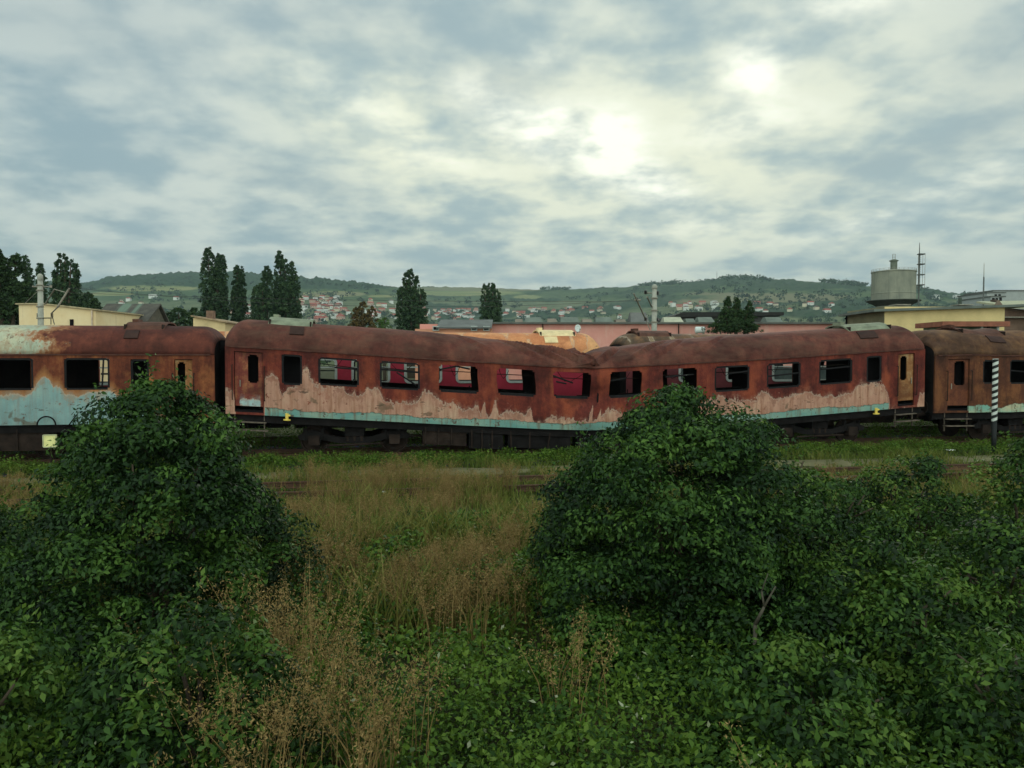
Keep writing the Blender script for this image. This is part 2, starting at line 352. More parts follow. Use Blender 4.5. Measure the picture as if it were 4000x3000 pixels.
def build_hills():
    pxs = np.concatenate([np.linspace(-3000, -200, 120), np.linspace(-180, 4180, 1150), np.linspace(4200, 7000, 120)])
    Ys = np.concatenate([np.linspace(200, 1400, 60), np.linspace(1420, 3800, 110)])
    PX, YY = np.meshgrid(pxs, Ys); Z = terr_z(PX, YY); X = (PX-2000)/3000*YY
    sh = PX.shape; ie = (1400-3000*(Z-EYE)/YY)   # apparent height, used only to look up the land cover map below
    e, Yr = terr_params(PX)
    field = np.zeros(sh); tan = np.zeros(sh); wood = np.zeros(sh)
    def ell(cx, cy, rx, ry): return np.clip(1.5-np.sqrt(((PX-cx)/rx)**2+((ie-cy)/ry)**2)*1.2, 0, 1)
    nz_ = np.zeros(sh)
    for i in range(sh[0]):
        for j in range(sh[1]):
            x, y = X[i, j], YY[i, j]
            nz_[i, j] = mn.noise(Vector((x*.004, y*.004, 0)))+.5*mn.noise(Vector((x*.012, y*.012, 3)))
    for a in ((590, 1128, 200, 12), (420, 1150, 120, 7), (1290, 1150, 150, 12), (1800, 1147, 260, 11), (2060, 1162, 60, 8), (1500, 1158, 70, 5)):
        field = np.maximum(field, ell(*a))
    for a in ((1900, 1130, 330, 10), (3050, 1165, 320, 20), (2850, 1178, 260, 10), (1320, 1150, 120, 9), (2800, 1150, 160, 6)):
        tan = np.maximum(tan, ell(*a)*.9)
    wood = np.clip((1137-ie)/12+nz_*1.2, 0, 1)*np.clip((1560-PX)/60, 0, 1)
    scrub = np.clip(.7+nz_*2.2, 0, 1)*np.clip((PX-1560)/60, 0, 1)
    wood = np.maximum(wood, scrub*.75)
    wood = wood*(1-field)*(1-.9*tan)
    rel = np.array([[mn.noise(Vector((X[i, j]*.045, YY[i, j]*.03, 9)))+.6*mn.noise(Vector((X[i, j]*.11, YY[i, j]*.05, 5))) for j in range(sh[1])] for i in range(sh[0])])
    bump = np.where(YY > 500, 1, 0)*wood*(np.maximum(rel, -.3)*9+3)
    Z = Z+bump
    V = np.stack([X, YY, Z], -1).reshape(-1, 3)
    idx = np.arange(sh[0]*sh[1]).reshape(sh)
    Q = np.stack([idx[:-1, :-1], idx[:-1, 1:], idx[1:, 1:], idx[1:, :-1]], -1).reshape(-1, 4)
    t = NT('hill_ground')
    n1 = t.nz(.012, 8, .65); n2 = t.nz(.05, 6, .7)
    g = t.ramp(n1, [(.35, (.045, .085, .030)), (.55, (.075, .115, .040)), (.7, (.12, .14, .055))])
    g = t.mix(t.mr(n2, .45, .6, 0, .7), g, (.028, .058, .022))
    g = t.mix(t.mr(t.attr('valley'), .2, .8, 0, .8), g, t.ramp(t.nz(.03, 6, .7), [(.35, (.06, .09, .035)), (.6, (.17, .18, .09))]))
    fc = t.ramp(t.nz(.02, 4, .5, t.sc(.25, 1, 1)), [(.4, (.15, .19, .065)), (.6, (.25, .24, .10))])
    g = t.mix(t.mr(t.attr('field'), .3, .45), g, fc)
    g = t.mix(t.mr(t.ma('ADD', t.attr('tan'), t.ma('MULTIPLY', t.ma('SUBTRACT', n2, .5), .5)), .25, .55, 0, .8), g, (.20, .18, .10))
    wc = t.ramp(t.nz(.06, 6, .75), [(.35, (.012, .034, .016)), (.6, (.032, .066, .026)), (.75, (.055, .09, .032))])
    g = t.mix(t.mr(t.attr('wood'), .35, .6), g, wc)
    m = t.done(g, .95, n2, 1.5, .05)
    o = np_mesh('hills', V, Q, m, None)
    me = o.data
    for nm, a in (('field', field), ('tan', tan), ('wood', wood), ('valley', np.clip((ie-1168)/15, 0, 1))):
        at_ = me.attributes.new(nm, 'FLOAT', 'POINT'); at_.data.foreach_set('value', a.astype(np.float32).ravel())
    me.polygons.foreach_set('use_smooth', [True]*len(me.polygons))
    tag(o, kind='structure', label='wooded and grassy hills rising behind the town')
build_hills()

# ground sheet: one sheet out to the foot of the hills and beyond
def build_ground():
    xs = np.concatenate([[-4200, -1500, -500, -200, -90, -45], np.linspace(-30, 30, 90), [45, 90, 200, 500, 1500, 4200]])
    ys = np.concatenate([[-60, -20, -5], np.linspace(0, 32, 70), [40, 60, 100, 160, 240, 500, 1500, 4000]])
    V = []; F = []
    for y in ys:
        for x in xs:
            z = GZ
            if -30 < x < 30 and 0 < y < 32:
                z += .05*mn.noise(Vector((x*.6, y*.6, 0)))+.03*mn.noise(Vector((x*2, y*2, 4)))
            if y > 245: z = GZ-.6
            V.append((x, y, z))
    w = len(xs)
    F = [(j*w+i, j*w+i+1, (j+1)*w+i+1, (j+1)*w+i) for j in range(len(ys)-1) for i in range(w-1)]
    t = NT('earth'); n = t.nz(.8, 8, .65); n2 = t.nz(5, 6, .7)
    c = t.ramp(n, [(.35, (.030, .034, .014)), (.55, (.060, .060, .026)), (.72, (.10, .085, .045))])
    c = t.mix(t.mr(n2, .5, .7, 0, .6), c, (.035, .06, .016))
    mb = MB(); mb.V = V; mb.F = F; mb.M = [0]*len(F)
    tag(mb.build('ground', t.done(c, .95, n2, .03, .1), smooth=True), kind='structure', label='rough weedy ground of the railway yard')
build_ground()

# dirt path and ballast along the tracks
def strip(name, t0, t1, z, s0, s1, mat, label, rag=.15, n=160):
    mb = MB()
    for i in range(n+1):
        s = s0+(s1-s0)*i/n
        for k, tt in enumerate(np.linspace(t0, t1, 7)):
            e = rag*mn.noise(Vector((s*.7, tt*.5, k*7.0))) if k in (0, 6) else 0
            p = trk(s, tt+e, z-(.13 if k in (0, 6) else 0)+.03*mn.noise(Vector((s*1.5, tt*2, 1)))); mb.v(p)
    for i in range(n):
        for k in range(6):
            a = i*7+k; mb.f((a, a+7, a+8, a+1))
    return tag(mb.build(name, mat, smooth=True), label, kind='structure')
t = NT('dirt'); n = t.nz(1.4, 8, .7); n2 = t.nz(9, 5, .7)
dm = t.ramp(n, [(.35, (.13, .125, .06)), (.6, (.20, .18, .10)), (.75, (.10, .13, .045))])
M['dirt'] = t.done(t.mix(t.mr(n2, .5, .7, 0, .5), dm, (.12, .11, .06)), .95, n2, .02, .1)
t = NT('ballast'); v = t.n('ShaderNodeTexVoronoi'); v.inputs['Scale'].default_value = 14; t.l(t.co(), v.inputs['Vector'])
M['ballast'] = t.done(t.mix(t.mr(t.nz(1, 5), .4, .65), t.mix(.9, v.outputs['Color'], (.05, .04, .033), 'MULTIPLY'), (.022, .026, .014)), .95, v.outputs['Distance'], .05, .1)  # near black tone stands in for the shade under the coaches
strip('path', -2.8, -1.65, GZ+.08, -40, 60, M['dirt'], 'pale trodden dirt path along the yard track', .35)
strip('track_bed', -.9, 3.8, GZ+.10, -40, 60, M['ballast'], 'weedy ballast bed coloured dark as shade under the front row of wrecked coaches')
strip('track_bed', 3.85, 8.4, GZ+.10, -40, 60, M['ballast'], 'ballast bed under the rear row of coaches')
M['rail'] = plain('rusty_rail', (.10, .05, .03), .4, 6, .6)
def railway(tc, label, sleepers=True):
    mb = MB()
    for sgn in (-1, 1):
        for i in range(25):
            s0, s1 = -40+i*4, -36+i*4
            y = tc+sgn*.7525; zo = 0 if sleepers else -.07
            b = len(mb.V)
            for s in (s0, s1):
                for (dt, z) in ((-.07, -.165), (.07, -.165), (.07, -.15), (.012, -.13), (.012, -.04), (.036, -.03), (.036, 0), (-.036, 0), (-.036, -.03), (-.012, -.04), (-.012, -.13), (-.07, -.15)):
                    mb.V.append(tuple(trk(s, y+dt, z+zo)))
            for j in range(12):
                k = (j+1) % 12; mb.f((b+j, b+12+j, b+12+k, b+k))
    if sleepers:
        for i in range(150):
            s = -38+i*.65; b = len(mb.V)
            for ds, dt, z in ((-.12, -1.3, -.29), (.12, -1.3, -.29), (.12, 1.3, -.29), (-.12, 1.3, -.29), (-.12, -1.3, -.166), (.12, -1.3, -.166), (.12, 1.3, -.166), (-.12, 1.3, -.166)):
                mb.V.append(tuple(trk(s+ds, tc+dt, z)))
            for q in ((0, 3, 2, 1), (4, 5, 6, 7), (0, 1, 5, 4), (1, 2, 6, 5), (2, 3, 7, 6), (3, 0, 4, 7)): mb.f([b+j for j in q], 1)
    return tag(mb.build('railway_track', [M['rail'], M['under2']]), label, kind='structure')
railway(1.44, 'rusty track carrying the front row of wrecked coaches')
railway(5.94, 'rusty track carrying the rear row of coaches')
railway(-5.2, 'overgrown empty rusty track in front of the wrecked coaches', False)

# ------------------------------------------------------------------ coaches
HW = 1.44; EAVE = 3.15; RH = .92; BOT = 1.10
def lines(a, b, step, cuts):
    c = sorted(set([a, b]+[x for x in cuts if a < x < b])); out = []
    for p, q in zip(c[:-1], c[1:]):
        n = max(1, int(math.ceil((q-p)/step)));
        out += [p+(q-p)*i/n for i in range(n)]
    return out+[b]
def side_mesh(L, holes, ypos, step=.06, pdf=None, sdf=None, flip=False):
    mb = MB()
    xs = lines(-L/2, L/2, step, [h[0] for h in holes]+[h[1] for h in holes])
    zs = lines(BOT, EAVE, step, [h[2] for h in holes]+[h[3] for h in holes])
    nz = len(zs); pd = []; sd = []
    for x in xs:
        for z in zs:
            mb.V.append((x, ypos, z)); pd.append(pdf(x, z) if pdf else -1.0); sd.append(sdf(x, z) if sdf else -1.0)
    for i in range(len(xs)-1):
        xc = (xs[i]+xs[i+1])/2
        hs = [h for h in holes if h[0] < xc < h[1]]
        for j in range(nz-1):
            zc = (zs[j]+zs[j+1])/2; cut = False
            for h in hs:
                if h[2] < zc < h[3]:
                    r = h[4]; dx = max(h[0]+r-xc, xc-h[1]+r, 0); dz = max(h[2]+r-zc, zc-h[3]+r, 0)
                    if dx*dx+dz*dz <= r*r*1.02: cut = True
            if cut: continue
            a = i*nz+j; q = (a, a+nz, a+nz+1, a+1)
            mb.f(q if not flip else q[::-1])
    mb.A = {'pd': pd, 'sd': sd}
    return mb
def arch(th, e=.78):
    c = math.cos(th); s = math.sin(th)
    return -HW*math.copysign(abs(c)**e, c), RH*max(s, 0)**.86
def endfall(x, L):
    d = L/2-abs(x)
    if d > .55: return 1.0
    q = (0.55-d)/.55
    return math.sqrt(max(0, 1-q*q*.72))
def roof_mesh(L, step=.1, pdf=None, sag=None, seg=26):
    mb = MB(); n = int(L/step); pd = []
    for i in range(n+1):
        x = -L/2+L*i/n; ef = endfall(x, L)
        for k in range(seg+1):
            th = PI*k/seg; y, h = arch(th); z = EAVE+h*ef; y *= (1-.06*(1-ef))
            if sag: x2, y, z = sag(x, y, z, th)
            else: x2 = x
            mb.V.append((x2, y, z)); pd.append(pdf(x, th) if pdf else -1.0)
    w = seg+1
    for i in range(n):
        for k in range(seg):
            a = i*w+k; mb.f((a, a+w, a+w+1, a+1))
    mb.A = {'pd': pd, 'sd': [-1.0]*len(pd)}
    return mb
def ring(mb, x0, x1, z0, z1, r, w, y0, y1, m=0):
    """rounded rectangular frame"""
    def rr(a, b, c, d, q):
        pts = []
        for cx, cz, s in ((b-q, d-q, 0), (a+q, d-q, 1), (a+q, c+q, 2), (b-q, c+q, 3)):
            for k in range(5):
                t_ = PI/2*(s+k/4); pts.append((cx+q*math.cos(t_), cz+q*math.sin(t_)))
        return pts
    o = rr(x0, x1, z0, z1, r); i_ = rr(x0+w, x1-w, z0+w, z1-w, max(r-w, .02)); n = len(o); b = len(mb.V)
    for y in (y0, y1):
        for p in o+i_: mb.V.append((p[0], y, p[1]))
    for k in range(n):
        j = (k+1) % n
        mb.f((b+k, b+j, b+n+j, b+n+k), m)
        mb.f((b+n+k, b+n+j, b+3*n+j, b+3*n+k), m)
        mb.f((b+j, b+k, b+2*n+k, b+2*n+j), m)
        mb.f((b+2*n+k, b+3*n+k, b+3*n+j, b+2*n+j), m)
def bogie(root, xc):
    mb = MB()
    for y in (-1.02, 1.02):
        pts = [(xc-1.75, .62), (xc-1.3, .80), (xc-.5, .55), (xc+.5, .55), (xc+1.3, .80), (xc+1.75, .62), (xc+1.7, .48), (xc+1.15, .50), (xc+.45, .36), (xc-.45, .36), (xc-1.15, .50), (xc-1.7, .48)]
        mb.poly_prism(pts, y-.06, y+.06, 0)
        for ax in (-1.25, 1.25):
            mb.box(xc+ax-.17, xc+ax+.17, y-.14, y+.14, .32, .62, 1)
            for q in (-.27, .27): mb.tube((xc+ax+q, y, .48), (xc+ax+q, y, .84), .07, .07, 8, 0)
        for q in (-.22, .0, .22): mb.tube((xc+q, y, .42), (xc+q, y, .95), .075, .075, 8, 1)
        mb.tube((xc-.9, y-.1, .3), (xc+.9, y-.1, .34), .03, .03, 6, 1)
    mb.box(xc-.3, xc+.3, -1.1, 1.1, .58, .86, 0)
    b = mb.build('bogie', [M['under'], M['under2']], root)
    for ax in (-1.25, 1.25):
        w = MB()
        for s in (-1, 1):
            pr = [(.14, s*.68), (.42, s*.69), (.46, s*.70), (.46, s*.80), (.40, s*.81), (.38, s*.775), (.16, s*.765), (.14, s*.82)]
            w.lathe(pr, 24, (xc+ax, 0, .46), 0, 'y')
        w.tube((xc+ax, -.95, .46), (xc+ax, .95, .46), .08, .08, 10)
        w.build('wheelset', M['under2'], b)
def coach(name, label, s0, s1, t0, wins, doors, mats, pdf=None, sdf=None, rpdf=None, warp=None, sag=None, group=None,
          narrow=(), partitions=True, frames='burnt', farwins=None, plates=(), patches=(), pivot=8.6, step=.06, yellowbits=(), boxes=True, partm=None, bars=()):
    L = s1-s0; sc = (s0+s1)/2
    p = trk(sc, t0+HW, 0)
    root = empty(name, p, ANG, label, 'railway coach', group)
    loc = lambda s: s-sc
    W_ = warp or (lambda x, y, z: (x, y, z))
    wl = [(loc(a), loc(b), z0, z1, r) for a, b, z0, z1, r in wins]
    nl = [(loc(a), loc(b), z0, z1, r) for a, b, z0, z1, r in narrow]
    dl = [(loc(a), loc(b), 1.17, 3.02, .05) for a, b in doors]
    pf = (lambda x, z: pdf(x+sc, z)) if pdf else None
    sf = (lambda x, z: sdf(x+sc, z)) if sdf else None
    side_mesh(L, wl+nl+dl, -HW, step, pf, sf).build('side_wall', [mats['side'], M['inner']], root, W_, solid=.07)
    fw = [(loc(a), loc(b), z0, z1, r) for a, b, z0, z1, r in farwins] if farwins is not None else wl
    side_mesh(L, fw, HW, .12, None, None, True).build('side_wall', [mats['side'], M['inner']], root, W_, solid=.07)
    rp = (lambda x, th: rpdf(x+sc, th)) if rpdf else None
    rm = roof_mesh(L, .05 if sag else .08, rp, sag, 40 if sag else 26); rm.build('roof', [mats['roof'], M['inner']], root, W_, smooth=not sag, solid=.05)
    # gutter lip along both eaves
    g = MB(); g.box(-L/2+.1, L/2-.1, -HW-.035, -HW+.0, EAVE-.012, EAVE+.03, 0, 120); g.box(-L/2+.1, L/2-.1, HW, HW+.035, EAVE-.012, EAVE+.03, 0, 60)
    g.build('gutter', M['gutter'], root, W_)
    # end walls
    for sg in (-1, 1):
        e = MB(); x = sg*(L/2-.015); ef = endfall(L/2, L)
        top = [(arch(PI*k/20)[0]*.94, EAVE+arch(PI*k/20)[1]*ef) for k in range(21)]
        outer = [(-HW, BOT)]+top+[(HW, BOT)]
        b = len(e.V)
        inner = [(-.45, 1.2)]+[(-.45+.9*k/20, 3.1) for k in range(21)]+[(.45, 1.2)]
        for xx in (x, x-sg*.05):
            for pts in (outer, inner):
                for y, z in pts: e.V.append((xx, y, z))
        n = len(outer)
        for k in range(n-1):
            e.f((b+k, b+k+1, b+n+k+1, b+n+k)); e.f((b+2*n+k, b+3*n+k, b+3*n+k+1, b+2*n+k+1))
        e.build('end_wall', mats.get('end', M['inner']), root, W_)
        gw = MB(); a0 = sg*(L/2); a1 = sg*(L/2+.30)
        xa, xb = min(a0, a1), max(a0, a1)
        gw.box(xa, xb, -.62, -.46, 1.2, 3.2); gw.box(xa, xb, .46, .62, 1.2, 3.2); gw.box(xa, xb, -.62, .62, 3.201, 3.35)
        gw.build('gangway', M['soot'], root, W_)
        for y in (-.875, .875):
            bf = MB(); bf.tube((sg*L/2, y, 1.05), (sg*(L/2+.38), y, 1.05), .10, .09, 12); bf.tube((sg*(L/2+.38), y, 1.05), (sg*(L/2+.42), y, 1.05), .24, .24, 18)
            bf.build('buffer', M['under2'], root, W_, smooth=False)
    # floor, ceiling lining and burnt out compartments
    fl = MB(); fl.box(-L/2+.1, L/2-.1, -HW+.075, HW-.075, 1.16, 1.24, 0, 60); fl.build('floor', M['soot'], root, W_)
    if partitions:
        xs = sorted([(a[0], a[1]) for a in wl]); cut = [(xs[i][1]+xs[i+1][0])/2 for i in range(len(xs)-1)]
        if xs: cut = [xs[0][0]-.3]+cut+[xs[-1][1]+.3]
        for i, x in enumerate(cut):
            pm = MB(); deep = HW-.78 if partm is None else partm[i % len(partm)]
            pm.box(x-.025, x+.025, -HW+.09, deep, 1.245, 3.12, 0, 1); pm.build('partition', M['soot'], root, W_)
    for (a, b, z0, z1, r) in nl: MB().box(a-.35, b+.35, -HW+.55, -HW+.6, 1.25, 3.1).build('lavatory_wall', M['soot'], root, W_)
    for (a, b, z0, z1, r) in dl: MB().box(a-.2, b+.2, -HW+.62, -HW+.68, 1.25, 3.1).build('vestibule_wall', M['soot'], root, W_)
    # window frames
    for i, (a, b, z0, z1, r) in enumerate(wl+nl):
        fr = MB()
        if frames == 'burnt':
            ring(fr, a+.002, b-.002, z0+.002, z1-.002, r, .055, -HW+.012, -HW+.06)
            bs = bars[i] if i < len(bars) else None
            if root.name.startswith('buckled') and i in (2, 3, 4, 5, 6): fr = MB(); fr.box(a+.02, b-.02, -HW+.075, -HW+.16, z0-.02, z0+.09, 0, 3)
            if bs:
                for (u0, v0, u1, v1) in bs:
                    q0 = (a+(b-a)*u0, -HW+.04, z0+(z1-z0)*v0); q1 = (a+(b-a)*u1, -HW+.04, z0+(z1-z0)*v1); fr.tube(q0, q1, .028, .028, 6)
            fr.build('window_frame', M['frame_k'], root, W_)
        else:
            ring(fr, a-.05, b+.05, z0-.05, z1+.05, r+.05, .09, -HW-.022, -HW-.002)
            zb = z1-.30
            fr.box(a+.02, b-.02, -HW-.01, -HW+.03, zb-.022, zb+.022)
            f_ = fr.build('window_frame', M['frame_w'], root, W_)
            if i % 3 != 1 and frames == 'glazed':
                gl = MB(); gl.box(a+.05, b-.05, -HW+.012, -HW+.02, z0+.03, zb-.03); gl.build('pane', M['glass'], f_, W_)
    # doors with their own window, steps below
    for i, (a, b, z0, z1, r) in enumerate(dl):
        d = MB(); ca = (a+b)/2; dw = doors[i]
        wa = mats.get('dwin', [(0.36, .74)]*4)[i]
        h = (a+(b-a)*wa[0], a+(b-a)*wa[1], 2.08, 2.94, .09)
        xs = lines(a+.015, b-.015, .05, [h[0], h[1]]); zs = lines(1.36, 3.0, .05, [h[2], h[3]]); nz = len(zs); pd = []
        for x in xs:
            for z in zs: d.V.append((x, -HW+.055, z)); pd.append(.12-abs(z-1.46)-(0 if .15 < (x-a)/(b-a) < .9 else .3))
        for ii in range(len(xs)-1):
            for j in range(nz-1):
                xc = (xs[ii]+xs[ii+1])/2; zc = (zs[j]+zs[j+1])/2
                if h[0] < xc < h[1] and h[2] < zc < h[3]:
                    q = h[4]; dx = max(h[0]+q-xc, xc-h[1]+q, 0); dz = max(h[2]+q-zc, zc-h[3]+q, 0)
                    if dx*dx+dz*dz <= q*q: continue
                k = ii*nz+j; d.f((k, k+nz, k+nz+1, k+1))
        d.A = {'pd': pd, 'sd': [-1.0]*len(pd)}
        D = d.build('door', [mats.get('door', [M['door_tan']]*4)[i], M['inner']], root, W_, solid=.04)
        hd = MB(); hx = a+(b-a)*(.2 if wa[0] > .3 else .85); hd.tube((hx, -HW+.03, 1.95), (hx, -HW+.03, 2.15), .018, .018, 6); hd.build('handle', M['steel'], D, W_)
        for hx in (a-.05, b+.05): hs = MB(); hs.tube((hx, -HW-.07, 1.55), (hx, -HW-.07, 2.6), .016, .016, 6); hs.tube((hx, -HW-.07, 1.55), (hx, -HW+.0, 1.55), .014, .014, 6); hs.tube((hx, -HW-.07, 2.6), (hx, -HW+.0, 2.6), .014, .014, 6); hs.build('handrail', M['under2'], root, W_)
        for k, (zz, yy) in enumerate(((1.12, 0), (.87, -.07), (.63, -.14))):
            st = MB(); st.box(a-.02-.03*k, b+.02+.06*k, -HW+.02+yy, -HW+.26+yy, zz-.015, zz+.015)
            st.box(a-.03, a-.0, -HW+.1, -HW+.14, zz-.2, zz-.02); st.box(b+.0, b+.03, -HW+.1, -HW+.14, zz-.2, zz-.02)
            st.build('step', M['stepm'], root, W_)
    # roof fittings
    for (a, b, dark) in plates:
        pl = MB(); x0, x1 = loc(a), loc(b); n = 12; bb = len(pl.V)
        for i in range(n+1):
            x = x0+(x1-x0)*i/n
            for k in range(7):
                y = -.98+1.6*k/6; u = EAVE+RH*(1-(abs(y)/HW)**2.6)**.9+.13
                pl.V.append((x, y, u))
        for i in range(n):
            for k in range(6): q = bb+i*7+k; pl.f((q, q+7, q+8, q+1))
        pl.build('roof_walkway', mats.get('plate', M['plate']), root, W_, solid=.045)
        for xx in (x0+.03, x1-.07): MB().box(xx, xx+.04, -.9, .5, EAVE+RH-.25, EAVE+RH+.02).build('bracket', M['under2'], root, W_)
        ho = MB(); xm = x0+.08; zc = EAVE+RH+.05
        ho.box(xm, xm+.16, -.25, .25, zc-.1, zc+.16); ho.build('roof_vent', mats.get('plate', M['plate']), root, W_)
    for (a, b) in patches:
        pc = MB(); x0, x1 = loc(a), loc(b); n = 5; thh = [PI*.155, PI*.19, PI*.23, PI*.27]
        for i in range(n+1):
            x = x0+(x1-x0)*i/n
            for th in thh:
                y, h = arch(th); nn = Vector((0, y*.5, h+.3)).normalized(); pl_ = (x, y+nn.y*.045, EAVE+h+nn.z*.045)
                if sag: x2, yy, zz = sag(x, y, EAVE+h, th); pl_ = (x2, yy+nn.y*.045, zz+nn.z*.045)
                pc.V.append(pl_)
        for i in range(n):
            for k in range(3): q = i*4+k; pc.f((q, q+4, q+5, q+1))
        pc.build('roof_cover', mats.get('patch', M['plate_k']), root, W_, solid=.04)
    # sole bar and hanging equipment
    u = MB(); u.box(-L/2+.02, L/2-.02, -HW+.12, -HW+.22, .86, 1.15, 0, 60); u.box(-L/2+.02, L/2-.02, HW-.22, HW-.12, .86, 1.15, 0, 60); u.box(-L/2+.1, L/2-.1, -1.2, 1.2, 1.0, 1.1, 0, 60)
    u.build('underframe', M['under'], root, W_)
    if boxes:
        r_ = random.Random(int(s0*10)+3)
        x = -pivot+2.4
        while x < pivot-3.2:
            w = r_.uniform(1.1, 2.3); hgt = r_.uniform(.45, .66); bx = MB(); bx.box(x, x+w, -HW+.14+r_.uniform(0, .1), -.5, .98-hgt, .985, 0, 6)
            for q in range(3): bx.box(x+.06+q*w*.3, x+.06+q*w*.3+.04, -HW+.11, -HW+.15, 1.0-hgt, .97, 1)
            bx.build('equipment_box', [M['under'] if r_.random() < .6 else M['under2'], M['steel'] if r_.random() < .2 else M['under2']], root, W_)
            x += w+r_.uniform(.08, .3)
        tr = MB(); tr.tube((-pivot+2, -.9, .62), (pivot-2, -.9, .62), .035, .035, 6); tr.build('brake_rod', M['under2'], root, W_)
    for xc in (-pivot, pivot): bogie(root, xc*(L/24.5))
    for (a, z) in yellowbits:
        yb = MB(); x = loc(a); yb.tube((x, -HW-.02, z-.09), (x, -HW-.02, z+.1), .045, .05, 10); yb.tube((x, -HW-.02, z-.12), (x, -HW-.02, z-.085), .11, .11, 14); yb.tube((x, -HW-.03, z+.02), (x+.1, -HW-.03, z+.04), .03, .03, 8)
        yb.build('fitting', M['yellow'], root, W_)
    return root

def fs(px, py=1500, t=0.0): return face(px, py, t)[0]
# --- the buckled coach
sC0, sC1 = fs(880), fs(3612); scC = (sC0+sC1)/2
dzt = [(880, .27), (1280, .08), (1800, -.19), (2150, -.37), (2310, -.43), (2450, -.38), (2700, -.27), (3006, -.13), (3300, .05), (3493, .17), (3612, .24)]
DZS = [fs(a) for a, _ in dzt]; DZV = [b for _, b in dzt]
def dzC(s): return float(np.interp(s, DZS, DZV))
SF = fs(2300)
def warpC(x, y, z):
    s = x+scC; d = s-SF
    dz = np.mean([dzC(s+o) for o in (-.25, 0, .25)])
    # pinched and bulged side near the fold
    k = math.exp(-(d/.55)**2); yy = y
    if abs(y) > 1.0: yy = y+math.copysign(1, y)*k*(.10*math.sin((z-1.1)*4.4)-.02)+math.copysign(1, y)*.018*mn.noise(Vector((s*1.3, z*1.4, 2)))*math.exp(-(d/5)**2)*2
    xx = x-.14*k*math.sin((z-1.1)*3.0)*math.copysign(1, d if d else 1)*min(1, abs(d)*3)
    xx += .10*mn.noise(Vector((s*.9, z*1.6, 5)))*math.exp(-(d/3.5)**2)
    # floor creeps less than the eaves
    return (xx, yy, z+dz)
def sagC(x, y, z, th):
    s = x+scC; d = s-SF; a = abs(d); sn = math.sin(th)
    cr = np.interp(a, [0, .35, 1.0, 2.5, 5.2], [.46, .36, .27, .13, 0])*sn**.7
    w = math.exp(-(d/2.6)**2)
    f1 = .030*math.exp(-(d/1.5)**2)*math.sin(d*5.2+th*4.4+1.0)*sn+.022*math.exp(-(d/4.5)**2)*math.sin(d*2.6-th*5.0+.5)*sn*(1.15-sn)*2
    f2 = .018*math.exp(-(d/4)**2)*mn.noise(Vector((s*2.2, th*3, 0)))*2
    kk = math.exp(-(d/.22)**2)
    thn = min(th, PI-th); fo = 0
    if d < .3:
        for (o, A, sl) in ((.10, .13, 1.0), (.62, .11, 1.35), (1.5, .07, 1.0), (-.25, .10, .35), (2.9, .04, 1.2)):
            q = d+sl*thn+o; fo += -A*math.exp(-(q/.09)**2)+A*.9*max(0, 1-abs(q-.22)/.16)
    if d > -.2:
        for (o, A, sl) in ((.25, .11, .8), (1.0, .06, 1.5), (2.1, .045, 1.2), (3.4, .03, 1.4)):
            q = d-sl*thn-o; fo += -A*math.exp(-(q/.09)**2)+A*.8*max(0, 1-abs(q+.22)/.17)
    fo *= min(1, sn*2.2)*(.12+1.25*max(0, math.sin(2*thn))**1.2)
    fo += (.07*math.exp(-abs(d)/.35) if d < 0 else -.13*math.exp(-d/.22))*min(1, sn*3)
    z2 = z-cr+f1+f2-.16*kk*(sn**2)+.10*math.exp(-((d+.12)/.14)**2)*math.exp(-((th-.55)/.35)**2)
    y2 = y*(1+.03*w)-(.16*math.exp(-((d+.05)/.3)**2)*math.exp(-((th-.35)/.35)**2))
    x2 = x+.10*kk*math.sin(th*5)+.04*w*mn.noise(Vector((s*3, th*4, 7)))
    n = .012*mn.noise(Vector((s*1.1, th*2.5, 3)))*sn; z2 += fo*(.4+.6*sn); y2 -= math.copysign(1, math.cos(th))*fo*(1-sn)*.8
    return x2, y2, z2+n
def win_px(a, b, z0=2.13, z1=3.0, r=.11, t=0.0): return (fs(a, 1450, t), fs(b, 1450, t), z0, z1, r)
winC = [win_px(*q) for q in ((1243, 1402), (1484, 1640), (1715, 1868), (1942, 2091), (2165, 2305), (2378, 2508), (2590, 2722), (2792, 2928), (2996, 3128), (3200, 3330))]
narC = [win_px(1100, 1180, 2.08, 3.02), win_px(3385, 3444, 2.10, 3.02)]
dC = [(fs(915), fs(1027)), (fs(3508), fs(3572))]
ptab = [(870, 1515), (912, 1520), (925, 1700), (1027, 1700), (1030, 1478), (1058, 1462), (1085, 1480), (1100, 1545), (1120, 1520), (1150, 1505), (1170, 1500), (1185, 1445), (1200, 1438), (1215, 1470), (1235, 1505), (1260, 1513), (1330, 1512), (1365, 1535), (1395, 1552), (1420, 1548), (1435, 1513), (1480, 1518), (1495, 1565), (1540, 1572), (1590, 1574), (1630, 1568), (1655, 1532), (1680, 1525), (1705, 1545), (1730, 1580), (1765, 1575), (1790, 1590), (1830, 1600), (1868, 1585), (1880, 1625), (1888, 1575), (1898, 1575), (1903, 1628), (1920, 1630), (1926, 1572), (1937, 1572), (1945, 1618), (1990, 1605), (2060, 1618), (2080, 1590), (2088, 1650), (2130, 1655), (2150, 1625), (2260, 1648), (2300, 1640), (2318, 1590), (2325, 1640), (2345, 1640), (2352, 1595), (2360, 1640), (2375, 1600), (2480, 1620), (2700, 1600), (2820, 1545), (2880, 1560), (2950, 1560), (2975, 1528), (3000, 1530), (3010, 1555), (3090, 1545), (3130, 1530), (3165, 1530), (3200, 1548), (3290, 1548), (3330, 1530), (3370, 1492), (3445, 1490), (3470, 1530), (3480, 1600), (3585, 1600), (3592, 1530), (3612, 1530)]
